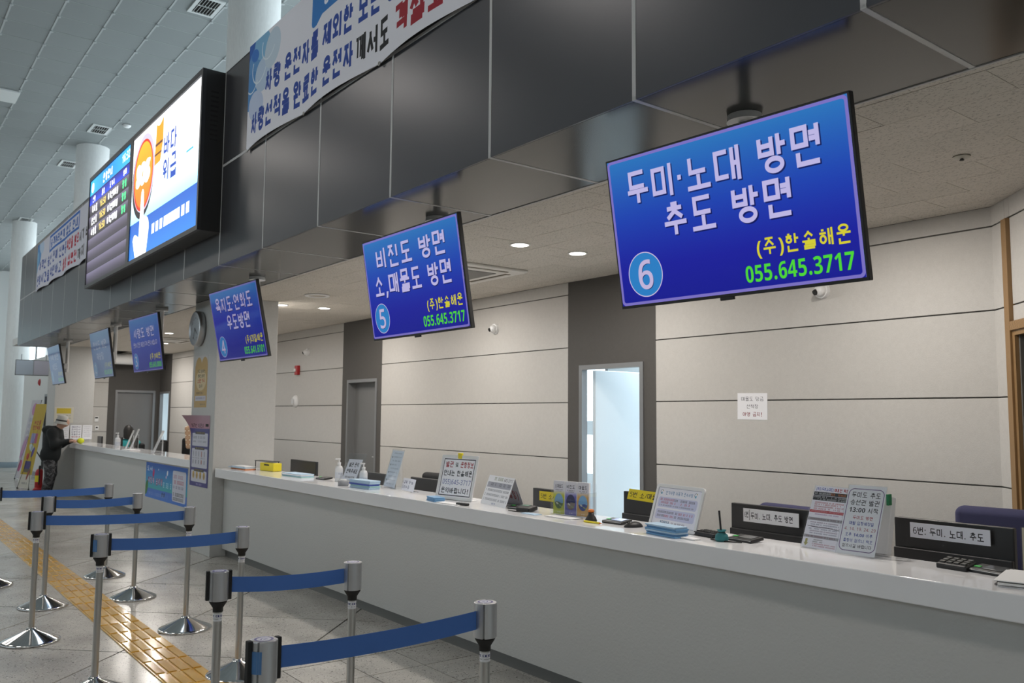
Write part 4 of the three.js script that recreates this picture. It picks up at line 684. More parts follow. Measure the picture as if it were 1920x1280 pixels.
stack('paper_stack', 'white sheets lying in front of the brochure holder', 'paper', -3.98, -3.46, 0.24, 0.085, 3, 0.002, rad(2), [M.paper, M.black, M.paper], CT, 0.02);
stack('paper_stack', 'stack of white forms at the right edge of the picture', 'paper', -1.40, -3.56, 0.22, 0.30, 6, 0.004, rad(14), [M.paper, M.black, M.paper], CT, 0.02);
stack('paper_stack', 'pale blue slip lying left of the brochure holder', 'paper', -4.26, -3.43, 0.14, 0.06, 2, 0.002, rad(3), pale, CT, 0.02);
stack('paper_stack', 'white receipt and pen cap beside the blue leaflet pile', 'paper', -2.93, -3.40, 0.10, 0.05, 2, 0.004, rad(-4), M.paper, CT, 0.03);
function pad(label, x, z, turn, glow) {
  const t = thing('signature_pad', label, 'signature pad', [x, CT, z], turn, 'card signature pads');
  part(t, 'body', rbx(0.15, 0.018, 0.10, 0.006, 0, 0.012, 0), M.black, undefined, [0.1, 0, 0]); part(t, 'screen', rbx(0.085, 0.002, 0.06, 0.0008, 0.018, 0.0225, 0), std(glow ? [0.22, 0.26, 0.5] : [0.08, 0.085, 0.09], 0.15), undefined, [0.1, 0, 0]); part(t, 'green_key', rbx(0.026, 0.003, 0.018, 0.001, -0.052, 0.0225, 0.01), std([0.06, 0.55, 0.10], 0.4), undefined, [0.1, 0, 0]); part(t, 'rim', rbx(0.146, 0.003, 0.006, 0.001, 0, 0.016, 0.047), M.satin, undefined, [0.1, 0, 0]);
}
pad('signature pad in front of the rightmost monitor', -1.60, -3.655, rad(-10)); pad('signature pad left of the paper notices', -2.735, -3.575, rad(-4)); pad('signature pad with a lit bluish screen left of the yellow tilted sign', -3.615, -3.545, rad(4), true); pad('signature pad right of the table tent', -4.53, -3.55, rad(6)); pad('signature pad left of the second pump bottle', -7.62, -3.60, rad(6));
{ const t = thing('card_keypad', 'black card keypad with pale keys beside the rightmost signature pad', 'keypad', [-1.735, CT, -3.645], rad(-6)); part(t, 'body', rbx(0.13, 0.026, 0.085, 0.008, 0, 0.015, 0), M.black, undefined, [0.18, 0, 0]); for (let i = 0; i < 4; i++) for (let j = 0; j < 3; j++) part(t, 'key', rbx(0.022, 0.008, 0.016, 0.002), std([0.07, 0.07, 0.065], 0.5), [-0.045 + i * 0.03, 0.031 - 0.0045 * (j - 1), -0.026 + j * 0.024], [0.18, 0, 0]); }
{ const t = thing('card_keypad', 'small black card keypad left of the brochure holder', 'keypad', [-4.395, CT, -3.50], rad(8)); part(t, 'body', rbx(0.12, 0.03, 0.09, 0.01, 0, 0.017, 0), M.black, undefined, [0.15, 0, 0]); part(t, 'screen', rbx(0.06, 0.002, 0.03, 0.0006, -0.02, 0.033, -0.02), std([0.10, 0.22, 0.16], 0.3), undefined, [0.15, 0, 0]); part(t, 'cable', tube([[0.05, 0.004, 0.03], [0.07, 0.004, 0.06], [-0.02, 0.004, 0.085], [-0.1, 0.004, 0.07]], 0.003, 20, 6), M.rubber); }
{ const t = thing('rubber_stamp', 'black rubber stamp with an orange top in front of the brochure holder', 'stamp', [-3.755, CT, -3.47], 0.2); part(t, 'body', lathe([[0, 0], [0.034, 0], [0.036, 0.008], [0.030, 0.022], [0.017, 0.042], [0.016, 0.056], [0, 0.056]], 28), M.black); part(t, 'cap', lathe([[0, 0.056], [0.018, 0.056], [0.020, 0.064], [0.012, 0.072], [0, 0.073]], 24), M.orange); }
{ const t = thing('ballpoint_pen', 'yellow pen lying beside the orange-topped stamp', 'pen', [-3.70, CT + 0.006, -3.425], rad(4)); part(t, 'barrel', cyl(0.0058, 0.0058, 0.12, 0, 0, 0, 12).rotateZ(Math.PI / 2), M.yellow); part(t, 'tip', cyl(0.001, 0.0055, 0.02, 0, 0, 0, 12).rotateZ(-Math.PI / 2).translate(0.07, 0, 0), M.orange); }
{ const t = thing('computer_mouse', 'black computer mouse left of the blue leaflet pile', 'mouse', [-3.44, CT, -3.50], rad(80)); const g = new THREE.SphereGeometry(1, 28, 14, 0, Math.PI * 2, 0, Math.PI / 2).scale(0.06, 0.032, 0.034); part(t, 'shell', g, M.black); part(t, 'wheel', new THREE.TorusGeometry(0.008, 0.003, 6, 14).rotateY(Math.PI / 2).rotateY(Math.PI / 2), M.rubber, [-0.032, 0.024, 0]); }
{ const t = thing('pen_pouch', 'teal drawstring pouch with a black pen standing in it', 'pouch', [-2.80, CT, -3.47], 0.3); part(t, 'pouch', lathe([[0, 0], [0.028, 0], [0.034, 0.012], [0.030, 0.032], [0.014, 0.044], [0.024, 0.056], [0.022, 0.057], [0.010, 0.047], [0, 0.047]], 24), M.teal); part(t, 'pen', cyl(0.005, 0.005, 0.11, 0, 0.095, 0, 10), M.black, undefined, [0, 0, 0.08]); part(t, 'cord', new THREE.TorusGeometry(0.016, 0.0022, 6, 20).rotateX(Math.PI / 2), M.rubber, [0, 0.044, 0]); }
{ const t = thing('number_pad', 'black keypad with a coiled cable behind the teal pouch', 'keypad', [-2.95, CT, -3.56], rad(-8)); part(t, 'body', rbx(0.15, 0.022, 0.09, 0.006, 0, 0.012, 0), M.black); for (let i = 0; i < 5; i++) for (let j = 0; j < 3; j++) part(t, 'key', rbx(0.02, 0.006, 0.018, 0.002), M.rubber, [-0.054 + i * 0.027, 0.025, -0.026 + j * 0.026]); part(t, 'cable', tube([[0.06, 0.004, 0.04], [0.1, 0.004, 0.08], [0.18, 0.004, 0.08], [0.26, 0.004, 0.03]], 0.0032, 24, 6), M.rubber); }
{ const t = thing('memo_card_stand', 'beige handwritten card in a clear holder at the right edge', 'notice stand', [-1.435, CT, -3.72], rad(10)); const art = sign(200, 300, (c, w, h) => { c.fillStyle = '#b5ad98'; c.fillRect(0, 0, w, h); c.strokeStyle = '#222'; c.lineWidth = 4; c.beginPath(); c.arc(50, 40, 26, 0, 7); c.stroke(); line(c, 50, 66, 60, 120); write(c, '보', 110, 20, 44, '#222', hand); write(c, '조', 110, 80, 44, '#222', hand); for (let k = 0; k < 6; k++) fine(c, 20, 140 + k * 26, 150, 14, '#333', k); }); part(t, 'card', sheet(0.15, 0.17, 0.001), printed(printMat(art), M.paper), [0, 0.10, -0.016], [-0.05, 0, 0]); part(t, 'acrylic_plate', rbx(0.16, 0.185, 0.003, 0.001, 0, 0.095, -0.012), M.acrylic, undefined, [-0.05, 0, 0]); part(t, 'foot', rbx(0.16, 0.004, 0.06, 0.001, 0, 0.002, -0.02), M.acrylic); }
{ const t = thing('yellow_file_box', 'yellow document box with a black wire tray at the pillar end', 'file box', [-9.12, CT, -3.64], rad(6)); part(t, 'box', rbx(0.30, 0.085, 0.10, 0.004, 0.06, 0.044, 0), M.yellow); part(t, 'tray', merge([rbx(0.40, 0.006, 0.10, 0.002, -0.06, 0.100, -0.02), rbx(0.008, 0.10, 0.008, 0.002, -0.25, 0.05, 0.02), rbx(0.008, 0.10, 0.008, 0.002, 0.12, 0.05, -0.06)]), M.black); part(t, 'clear_pocket', rbx(0.12, 0.06, 0.003, 0.001, -0.12, 0.032, 0.055), M.acrylic, undefined, [-0.4, 0, 0]); part(t, 'label', rbx(0.11, 0.016, 0.001, 0.0003, 0.06, 0.066, 0.0508), M.rubber); }
{ const t = thing('tape_dispenser', 'small silver and grey tape dispenser behind the leaflet pile', 'tape dispenser', [-6.86, CT, -3.42], 0.2); part(t, 'body', lathe([[0.02, 0], [0.045, 0], [0.048, 0.03], [0.045, 0.045], [0.02, 0.045]], 32), std([0.30, 0.31, 0.33], 0.35)); part(t, 'roll', cyl(0.028, 0.028, 0.05, 0, 0.03, 0), M.white); }
{ const t = thing('remote_control', 'small black remote lying left of the table tent', 'remote', [-4.93, CT, -3.36], rad(8)); part(t, 'body', rbx(0.11, 0.016, 0.03, 0.005, 0, 0.009, 0), M.black); part(t, 'button', cyl(0.005, 0.005, 0.004, -0.03, 0.018, 0, 12), M.satin); }
// ---- chairs behind the counter
function chair(label, x, z, w, top, mat, turn) {
  const t = thing('office_chair', label, 'chair', [x, 0, z], turn); part(t, 'seat', rbx(0.50, 0.09, 0.48, 0.035, 0, 0.46, 0, 4), mat); const bg = new RoundedBoxGeometry(w, 0.50, 0.10, 6, 0.045).translate(0, top - 0.25, 0), p = bg.attributes.position; for (let i = 0; i < p.count; i++) p.setZ(i, p.getZ(i) + 0.22 - 0.5 * Math.pow(p.getX(i), 2)); bg.computeVertexNormals(); part(t, 'backrest', bg, mat); part(t, 'back_post', rbx(0.06, 0.5, 0.03, 0.01, 0, 0.64, 0.27), M.chairBlack); part(t, 'gas_lift', cyl(0.03, 0.03, 0.36, 0, 0.25, 0), M.black); for (let k = 0; k < 5; k++) { const a = k * Math.PI * 2 / 5; part(t, 'leg', rbx(0.30, 0.03, 0.04, 0.008, 0.15, 0, 0), M.black, [0, 0.075, 0], [0, a, 0]); part(t, 'castor', cyl(0.028, 0.028, 0.02, 0, 0, 0, 16).rotateX(Math.PI / 2), M.rubber, [Math.cos(a) * 0.29, 0.028, -Math.sin(a) * 0.29]); }
}
chair('navy blue office chair at the right edge behind the rightmost monitor', -2.06, -4.73, 0.50, 1.13, M.chair, Math.PI + 0.08); chair('navy blue office chair peeking over the second monitor from the right', -3.42, -4.73, 0.48, 1.035, M.chair, Math.PI - 0.05); chair('black office chair behind the monitor left of the framed red and blue notice', -7.72, -4.73, 0.48, 1.0, M.chairBlack, Math.PI);
// ================================================================ ON THE WALLS
const wallSign = sign(400, 360, (c, w, h) => { c.fillStyle = '#ececf0'; c.fillRect(0, 0, w, h); const k = { bold: 0.08 }; writeFit(c, '매물도 당금', 50, 350, 50, 58, '#4a4a50', k); writeFit(c, '선착장', 124, 280, 152, 58, '#4a4a50', k); writeFit(c, '야영 금지!', 70, 330, 256, 62, '#8a4a4e', { bold: 0.11 }); });
solo('wall_notice', sheet(0.285, 0.21, 0.001), printed(printMat(wallSign, 0.8), M.paper), 'white paper notice with red last line taped to the beige back wall', 'notice', [-4.247, 1.695, OB + 0.0015], [0, 0, -0.015]);
function dome(label, x, y) { const t = thing('security_camera', label, 'camera', [x, y, OB], 0, 'dome cameras on the office wall'); part(t, 'base', cyl(0.055, 0.06, 0.03, 0, 0, 0).rotateX(Math.PI / 2).translate(0, 0, 0.015), M.white); part(t, 'eyeball', new THREE.SphereGeometry(0.042, 28, 20), M.white, [0.006, -0.004, 0.045]); part(t, 'lens', cyl(0.02, 0.022, 0.02, 0, 0, 0).rotateX(Math.PI / 2), M.rubber, [-0.012, -0.016, 0.08], [0.5, -0.3, 0]); }
dome('white dome camera on the wall right of television 5', -7.685, 2.575); dome('white dome camera on the wall right of the square pillar', -12.684, 2.585); dome('white dome camera peeking out below television 6', -3.60, 2.545);
{ const t = thing('fire_alarm_box', 'small red fire alarm box on the beige wall', 'fire alarm', [-13.033, 2.314, OB]); part(t, 'box', rbx(0.11, 0.15, 0.05, 0.008, 0, 0, 0.025), M.red); part(t, 'strobe', rbx(0.05, 0.05, 0.02, 0.008, -0.02, 0, 0.058), M.white); }
{ const t = thing('wall_speaker', 'round white wall speaker below the red fire alarm box', 'speaker', [-13.102, 1.817, OB]); part(t, 'shell', new THREE.SphereGeometry(0.09, 28, 16, 0, Math.PI * 2, 0, Math.PI / 2).scale(1, 0.7, 1.1).rotateX(Math.PI / 2), M.white); part(t, 'grille', cyl(0.05, 0.05, 0.004, 0, 0, 0).rotateX(Math.PI / 2).translate(0, 0, 0.062), std([0.6, 0.6, 0.6], 0.7)); }
{ const t = thing('wall_controller', 'white wall thermostat with a dark display beside the far grey door', 'thermostat', [-20.9, 1.47, -4.33], Math.PI / 2); part(t, 'body', rbx(0.08, 0.12, 0.02, 0.006, 0, 0, 0.01), M.white); part(t, 'display', rbx(0.06, 0.03, 0.004, 0.001, 0, 0.03, 0.02), M.rubber); }
{ const t = thing('wall_switch', 'small white wall switch below the far thermostat', 'switch', [-20.9, 1.27, -4.345], Math.PI / 2); part(t, 'plate', rbx(0.075, 0.10, 0.012, 0.004, 0, 0, 0.006), M.white); part(t, 'rocker', rbx(0.04, 0.03, 0.006, 0.002, 0, 0.012, 0.013), M.rubber); }
// pillar: clock and two posters
{
  const t = thing('wall_clock', 'round silver wall clock high on the square pillar', 'clock', [-10.405, 2.617, -3.263]);
  const face = canvas(256, 256, (c) => { c.fillStyle = '#b9bec4'; c.fillRect(0, 0, 256, 256); c.font = 'bold 34px sans-serif'; c.textAlign = 'center'; c.textBaseline = 'middle'; c.fillStyle = '#4a5058'; for (let k = 1; k <= 12; k++) { const a = k / 12 * Math.PI * 2; c.fillText(String(k), 128 + Math.sin(a) * 96, 128 - Math.cos(a) * 96); } });
  part(t, 'case', lathe([[0, 0], [0.205, 0], [0.212, 0.03], [0.208, 0.075], [0.190, 0.085], [0.182, 0.070], [0, 0.068]], 56).rotateX(Math.PI / 2), M.satin); part(t, 'dial', new THREE.CircleGeometry(0.183, 48).translate(0, 0, 0.0695), printMat(face, 0.3));
  part(t, 'hour_hand', rbx(0.010, 0.10, 0.002, 0.0006, 0, 0.04, 0.073), M.rubber, undefined, [0, 0, -2.35]); part(t, 'minute_hand', rbx(0.007, 0.145, 0.002, 0.0006, 0, 0.06, 0.0755), M.rubber, undefined, [0, 0, 2.85]);
}
const artA = sign(256, 360, (c, w, h) => { c.fillStyle = '#b99a62'; c.fillRect(0, 0, w, h); c.fillStyle = '#c7c4c2'; c.fillRect(0, 0, w, 70); blobs(c, [[70, 80, 64, 70, '#b99a62'], [190, 80, 64, 70, '#b99a62']]); c.fillStyle = '#cdbb92'; c.beginPath(); c.ellipse(128, 170, 104, 74, 0, 0, 7); c.fill(); writeFit(c, '가족과 함께하는', 50, 206, 96, 26, '#3a3026', { bold: 0.12 }); writeFit(c, '행복한 섬여행', 60, 196, 128, 26, '#3a3026', { bold: 0.12 }); writeFit(c, '소중한 가족', 56, 200, 160, 30, '#b03424', { bold: 0.15 }); writeFit(c, '입니다', 96, 160, 200, 22, '#3a3026', { bold: 0.12 }); fine(c, 40, 254, 180, 14, '#3a3026', 3); c.fillStyle = '#c2c0cc'; c.fillRect(20, 280, 216, 34); fine(c, 34, 290, 180, 12, '#6a6a8a', 5); fine(c, 130, 334, 90, 10, '#445', 6); });
solo('wall_poster', sheet(0.46, 0.615, 0.002), printed(printMat(artA, 0.5), M.paper), 'tan poster with a heart shape on the square pillar under the clock', 'poster', [-10.325, 1.985, -3.2615]);
const artB = sign(300, 460, (c, w, h) => {
  c.fillStyle = '#3b347c'; c.fillRect(0, 0, w, h); const g = c.createLinearGradient(0, 0, 0, 90); g.addColorStop(0, '#a88a96'); g.addColorStop(1, '#b07a8c'); c.fillStyle = g; c.fillRect(0, 0, w, 86); writeFit(c, '여객선 이용안내', 30, 200, 52, 30, '#43202e', { bold: 0.14 });
  for (const [y, hh, kind] of [[116, 84, 0], [216, 124, 1], [358, 74, 2]]) { c.fillStyle = '#c9c9d4'; c.beginPath(); c.roundRect(22, y, w - 44, hh, 8); c.fill(); c.fillStyle = '#22202c'; c.fillRect(70, y - 9, 160, 16); fine(c, 80, y - 6, 140, 9, '#c8a850', y); if (kind === 0) for (let k = 0; k < 3; k++) fine(c, 36 + k * 80, y + 20, 60, 16, '#7a7c8c', k), fine(c, 36 + k * 80, y + 50, 60, 10, '#7a7c8c', k + 3); if (kind === 1) for (let k = 0; k < 5; k++) { c.fillStyle = k === 3 ? '#a85a4a' : '#8a8c9a'; c.fillRect(42 + k * 46, y + 18, 10, 34); c.fillRect(40 + k * 46, y + 74, 14, 26); fine(c, 34 + k * 46, y + 58, 30, 8, '#778', k); } if (kind === 2) for (let k = 0; k < 4; k++) { c.fillStyle = '#c8a03a'; c.beginPath(); c.ellipse(62 + k * 58, y + 30, 16, 24, 0, 0, 7); c.fill(); c.fillStyle = '#8a7a5a'; c.fillRect(56 + k * 58, y + 24, 12, 22); } }
  fine(c, 110, 440, 90, 11, '#c0bce0', 8);
});
{ const t = thing('wall_poster', 'purple instruction poster with white boxes and a curling pink top corner on the pillar', 'poster', [-10.275, 1.17, -3.2615]); const g = new THREE.PlaneGeometry(0.66, 0.83, 24, 24), p = g.attributes.position; for (let i = 0; i < p.count; i++) { const x = p.getX(i), y = p.getY(i), q = Math.max(0, (-x / 0.33) * 0.5 + y / 0.415 - 0.85); p.setZ(i, 0.002 + q * q * 0.28); p.setX(i, x - q * q * 0.05); } g.computeVertexNormals(); part(t, 'printed_sheet', g, Object.assign(printMat(artB, 0.4), { side: THREE.DoubleSide })); part(t, 'tape', rbx(0.10, 0.03, 0.001, 0.0003, 0.24, 0.30, 0.003), M.rubber); }
// far counter poster
const artC = sign(640, 180, (c, w, h) => {
  const g = c.createLinearGradient(0, 0, 0, h); g.addColorStop(0, '#2e5fc0'); g.addColorStop(0.5, '#3f9ac8'); g.addColorStop(0.72, '#46b0b4'); g.addColorStop(0.74, '#4a78d0'); g.addColorStop(1, '#4a80d8'); c.fillStyle = g; c.fillRect(0, 0, w, h);
  writeFit(c, '도서', 20, 110, 18, 26, '#dfe6f4', { bold: 0.13 }); c.fillStyle = '#c8286a'; c.beginPath(); c.ellipse(130, 52, 14, 22, 0.3, 0, 7); c.fill(); writeFit(c, '희망의 섬여행', 40, 280, 70, 40, '#d8d0e6', { bold: 0.24 }); writeFit(c, '희망의 섬여행', 40, 280, 70, 40, '#7a3a78', { bold: 0.12 }); fine(c, 290, 88, 110, 26, '#bfe0ea', 4);
  blobs(c, [[350, 40, 10, 14, '#e0e4f0'], [332, 60, 8, 8, '#d8c0e0'], [210, 30, 5, 5, '#e0e4f0'], [20, 130, 20, 40, '#3a7a3a'], [280, 150, 8, 12, '#20304a'], [310, 150, 8, 12, '#20304a']]); fine(c, 60, 150, 300, 14, '#8aa0d8', 6);
  c.fillStyle = '#cfd0dc'; c.beginPath(); c.roundRect(430, 20, 190, 146, 14); c.fill(); fine(c, 444, 40, 130, 16, '#a87a9a', 8); fine(c, 444, 66, 140, 16, '#b03a5a', 9); fine(c, 444, 92, 150, 12, '#668', 10); fine(c, 444, 124, 150, 16, '#222', 11); fine(c, 444, 146, 150, 14, '#222', 12);
});
solo('counter_poster', sheet(2.05, 0.52, 0.002), printed(printMat(artC, 0.5), M.paper), 'blue poster with pink lettering hung on the front of the far counter', 'poster', [-12.84, 0.61, -3.607]);

// ================================================================ CEILING FIXTURES
{
  const glow = std([0.9, 0.9, 0.88], 0.5, { emissive: 0xfff8ee, emissiveIntensity: 7 });
  const spots = [[-2.85, -4.10, 'downlight hidden by the nearest television, on the counter side'], [-2.85, -4.67, 'downlight hidden by the nearest television, on the wall side'], [-7.62, -4.10, 'downlight hidden by the second nearest television, on the counter side'], [-7.62, -4.67, 'downlight hidden by the second nearest television, on the wall side'], [-12.45, -4.10, 'downlight hidden by the television in front of the square pillar'], [-5.248, -4.092, 'office downlight between televisions 5 and 6, farther from the back wall'], [-5.221, -4.675, 'office downlight between televisions 5 and 6, nearer the back wall'], [-10.05, -4.117, 'office downlight beside the square pillar, half hidden by it'], [-9.993, -4.658, 'office downlight left of television 5, over the grey door'], [-14.856, -4.133, 'upper downlight of the two left of the wall clock'], [-17.06, -4.666, 'lower downlight of the two left of the wall clock'], [-18.5, -4.55, 'tiny bright downlight beside the second television from the far end'], [-19.3, -4.75, 'tiny bright downlight at the edge of the third television from the far end']];
  for (const [x, z, l] of spots) {
    const t = thing('downlight', l, 'ceiling light', [x, OC, z], 0, 'downlights in the office ceiling');
    part(t, 'trim_ring', lathe([[0.066, -0.001], [0.082, -0.001], [0.084, -0.005], [0.080, -0.009], [0.068, -0.008], [0.066, -0.001]], 40), M.white); part(t, 'lamp_diffuser', cyl(0.067, 0.067, 0.006, 0, -0.005, 0), glow);
    const s = new THREE.RectAreaLight(0xfff8f0, DOWNLIGHT, 0.12, 0.12); s.position.set(0, -0.012, 0); s.rotation.x = -Math.PI / 2; t.add(s);
  }
  const a = thing('ceiling_air_conditioner', 'white ceiling cassette air conditioner with slots behind television 5', 'air conditioner', [-6.62, OC, -4.42]);
  part(a, 'fascia', rbx(0.95, 0.025, 0.95, 0.01, 0, -0.012, 0), std([0.70, 0.68, 0.64], 0.5)); part(a, 'grille', rbx(0.52, 0.008, 0.52, 0.002, 0, -0.026, 0), std([0.22, 0.21, 0.20], 0.7)); for (let k = 0; k < 4; k++) { part(a, 'air_slot', rbx(0.60, 0.004, 0.06, 0.001, 0, -0.0265, 0.37), std([0.16, 0.13, 0.09], 0.6), undefined, [0, k * Math.PI / 2, 0]); part(a, 'flap', rbx(0.58, 0.004, 0.035, 0.001, 0, -0.031, 0.375), std([0.62, 0.60, 0.56], 0.5), undefined, [0, k * Math.PI / 2, 0]); }
  const a2 = thing('ceiling_air_conditioner', 'distant ceiling cassette air conditioner beyond the wall clock', 'air conditioner', [-16.2, OC, -4.42]); part(a2, 'fascia', rbx(0.95, 0.025, 0.95, 0.01, 0, -0.012, 0), std([0.66, 0.64, 0.60], 0.5)); for (let k = 0; k < 4; k++) part(a2, 'air_slot', rbx(0.60, 0.004, 0.06, 0.001, 0, -0.0265, 0.37), std([0.16, 0.13, 0.09], 0.6), undefined, [0, k * Math.PI / 2, 0]);
  { const t = thing('ceiling_speaker', 'flush round white ceiling speaker between televisions 4 and 5', 'speaker', [-8.97, OC, -4.09]); part(t, 'rim', lathe([[0.10, 0], [0.14, 0], [0.14, -0.012], [0.125, -0.018], [0.10, -0.01]], 40), M.white); part(t, 'grille', cyl(0.101, 0.101, 0.004, 0, -0.004, 0), M.board); }
  { const t = thing('sprinkler_head', 'sprinkler head with a pale round rosette in the ceiling at the right', 'sprinkler', [-2.015, OC, -4.447]); part(t, 'rosette', lathe([[0, 0], [0.042, 0], [0.038, -0.008], [0.016, -0.012], [0, -0.012]], 32), std([0.5, 0.48, 0.42], 0.5)); part(t, 'nozzle', cyl(0.006, 0.012, 0.010, 0, -0.016, 0, 16), M.rubber); }
  // white cylindrical unit hung under the far office ceiling
  { const t = thing('ceiling_duct', 'white horizontal duct below the far office ceiling', 'duct', [-20.45, OC - 0.14, -4.75]); part(t, 'pipe', cyl(0.12, 0.12, 1.5, 0, 0, 0).rotateX(Math.PI / 2), M.white); for (const s of [-1, 1]) part(t, 'bracket', rbx(0.04, 0.06, 0.04, 0.006, 0, 0.12, s * 0.5), M.white); }
  // hall ceiling vents
  const vent = (label, x, z) => { const t = thing('ceiling_vent', label, 'air vent', [x, YC, z], 0, 'louvred vents in the hall ceiling'); const s = roundRect(0.58, 0.36, 0.004); s.holes.push(roundRect(0.48, 0.26, 0.002)); part(t, 'frame', new THREE.ExtrudeGeometry(s, { depth: 0.02, bevelEnabled: false }).rotateX(Math.PI / 2).translate(0, -0.0005, 0), std([0.62, 0.64, 0.63], 0.5)); part(t, 'duct_back', bx(0.48, 0.004, 0.26, 0, -0.004, 0), M.core); for (let k = 0; k < 6; k++) part(t, 'louvre', bx(0.48, 0.003, 0.03), std([0.24, 0.25, 0.24], 0.5), [0, -0.012, -0.105 + k * 0.042], [0.7, 0, 0]); part(t, 'divider', bx(0.02, 0.012, 0.26, 0, -0.012, 0), std([0.55, 0.57, 0.56], 0.5)); };
  vent('louvred ceiling vent beside the thick column, nearest of the vents', -11.88, -3.62); vent('louvred ceiling vent above the big display, second nearest', -18.53, -3.63); vent('louvred ceiling vent left of the second column', -21.62, -3.61); vent('small distant louvred ceiling vent above the farthest column', -28.78, -3.75);
  solo('ceiling_panel', rbx(0.66, 0.03, 1.26, 0.004), std([0.66, 0.68, 0.67], 0.5), 'flat unlit white ceiling panel at the left edge of the hall ceiling', 'ceiling panel', [-17.55, YC - 0.02, -1.42]);
  { const t = thing('smoke_detector', 'tiny white detector on the hall ceiling right of the second column', 'detector', [-17.9, YC, -4.0]); part(t, 'body', lathe([[0, -0.06], [0.05, -0.055], [0.075, -0.03], [0.08, 0], [0, 0]], 28), M.white); }
  // hall lamps, mirrored in the metal bulkhead
  for (let k = 0; k < 8; k++) {
    const t = thing('hall_ceiling_lamp', 'square hall ceiling lamp out of view, number ' + (k + 1) + ' from the near end, seen mirrored in the bulkhead', 'ceiling lamp', [2.4 - 5 * k, YC - 0.02, 2.0], 0, 'hall ceiling lamps');
    t.userData.label = ['first', 'second', 'third', 'fourth', 'fifth', 'sixth', 'seventh', 'eighth'][k] + ' hall ceiling lamp from the near end, mirrored in the metal bulkhead';
    part(t, 'frame', rbx(1.26, 0.03, 1.26, 0.004, 0, 0.005, 0), M.white); part(t, 'lamp_diffuser', rbx(1.2, 0.01, 1.2, 0.003, 0, -0.016, 0), std([0.9, 0.9, 0.9], 0.5, { emissive: 0xfff7ee, emissiveIntensity: 5 }));
    const li = new THREE.RectAreaLight(0xfff7ee, HALL_LAMP, 1.2, 1.2); li.position.set(0, -0.03, 0); li.rotation.x = -Math.PI / 2; t.add(li);
  }
}

// ================================================================ ON AND BEHIND THE FAR COUNTER
const CF = 1.005;
pumpBottle('white pump bottle on the far counter', -15.95, -3.66, CF, 1.25);
const artS = sign(200, 300, (c, w, h) => { c.fillStyle = '#f0f3f6'; c.fillRect(0, 0, w, h); for (let k = 0; k < 9; k++) fine(c, 24, 20 + k * 30, 150, 12, k % 3 ? '#9aa2ac' : '#7a8a9a', k); });
stand('far_notice_stand', 'left one of two white leaning notices beside the far pump bottle', 'notice stand', [-15.55, CF, -3.70], 0.22, 0.33, rad(-8), rad(20), artS, { margin: 0.004 });
stand('far_notice_stand', 'right one of two white leaning notices beside the far pump bottle', 'notice stand', [-15.18, CF, -3.68], 0.24, 0.36, rad(-8), rad(20), artS, { margin: 0.004 });
stand('far_notice_stand', 'single tall white leaning notice on the far counter near the pillar', 'notice stand', [-13.80, CF, -3.68], 0.26, 0.36, rad(-8), rad(22), artS, { margin: 0.004 });
stack('paper_stack', 'white papers lying on the far counter', 'paper', -14.85, -3.62, 0.42, 0.16, 3, 0.006, 0.05, M.paper, CF, 0.02);
monitor('black monitor behind the far counter beside its papers', -16.9, 0.50, 1.16, -4.15, 0); monitor('black monitor behind the tall far notice', -15.2, 0.50, 1.12, -4.15, 0); monitor('small black monitor near the far end of the far counter', -18.0, 0.40, 1.14, -4.15, 0); monitor('small black monitor by the standing papers at the far end', -18.85, 0.36, 1.14, -3.98, 0);
chair('black office chair behind the far counter beside the papers', -18.3, -4.86, 0.44, 1.07, M.chairBlack, Math.PI); chair('tall black office chair behind the far counter next to the pillar', -16.4, -4.92, 0.46, 1.15, M.chairBlack, Math.PI + 0.5);
solo('patterned_blanket', (() => { const g = new RoundedBoxGeometry(0.34, 0.42, 0.14, 4, 0.05); return metres(g); })(), std([1, 1, 1], 0.9, { map: diamondTex }), 'beige and brown diamond-patterned blanket over the tall black chair by the pillar', 'blanket', [-15.95, 1.18, -4.95], [0.1, 0.5, 0]);
for (const [z, w, l] of [[-3.39, 0.17, 'small white paper standing at the far end of the far counter, leftmost'], [-3.60, 0.21, 'white paper with lettering standing at the far end of the far counter'], [-3.81, 0.18, 'blank white paper standing at the far end, nearest the thermostat']]) {
  const art = sign(160, 200, (c, ww, h) => { c.fillStyle = '#eceef4'; c.fillRect(0, 0, ww, h); if (l.includes('lettering')) { for (let k = 0; k < 5; k++) writeFit(c, ['매표', '문의', '신분', '증을', '제시'][k] + '안내', 20, 140, 16 + k * 34, 24, k === 4 ? '#a04a5a' : '#6a6c86', { bold: 0.12 }); } else for (let k = 0; k < 6; k++) fine(c, 24, 20 + k * 26, 110, 10, '#b0b4bc', k); });
  solo('standing_paper', sheet(w, 0.29, 0.002), printed(printMat(art, 0.7), M.paper), l, 'paper', [-19.17 + 0.006, 1.005 + 0.21, z], [0, Math.PI / 2, 0]);
}
solo('standing_paper', sheet(0.35, 0.32, 0.002), printed(printMat(sign(200, 180, (c, w, h) => { c.fillStyle = '#cfccc0'; c.fillRect(0, 0, w, h); c.fillStyle = '#c8b23a'; c.fillRect(24, 14, 150, 60); fine(c, 30, 90, 140, 14, '#8a8468', 3); fine(c, 30, 120, 140, 14, '#8a8468', 4); }), 0.7), M.paper), 'white poster with a yellow block on the far pillar behind the standing person', 'poster', [-19.196, 1.56, -3.372], [0, Math.PI / 2, 0]);

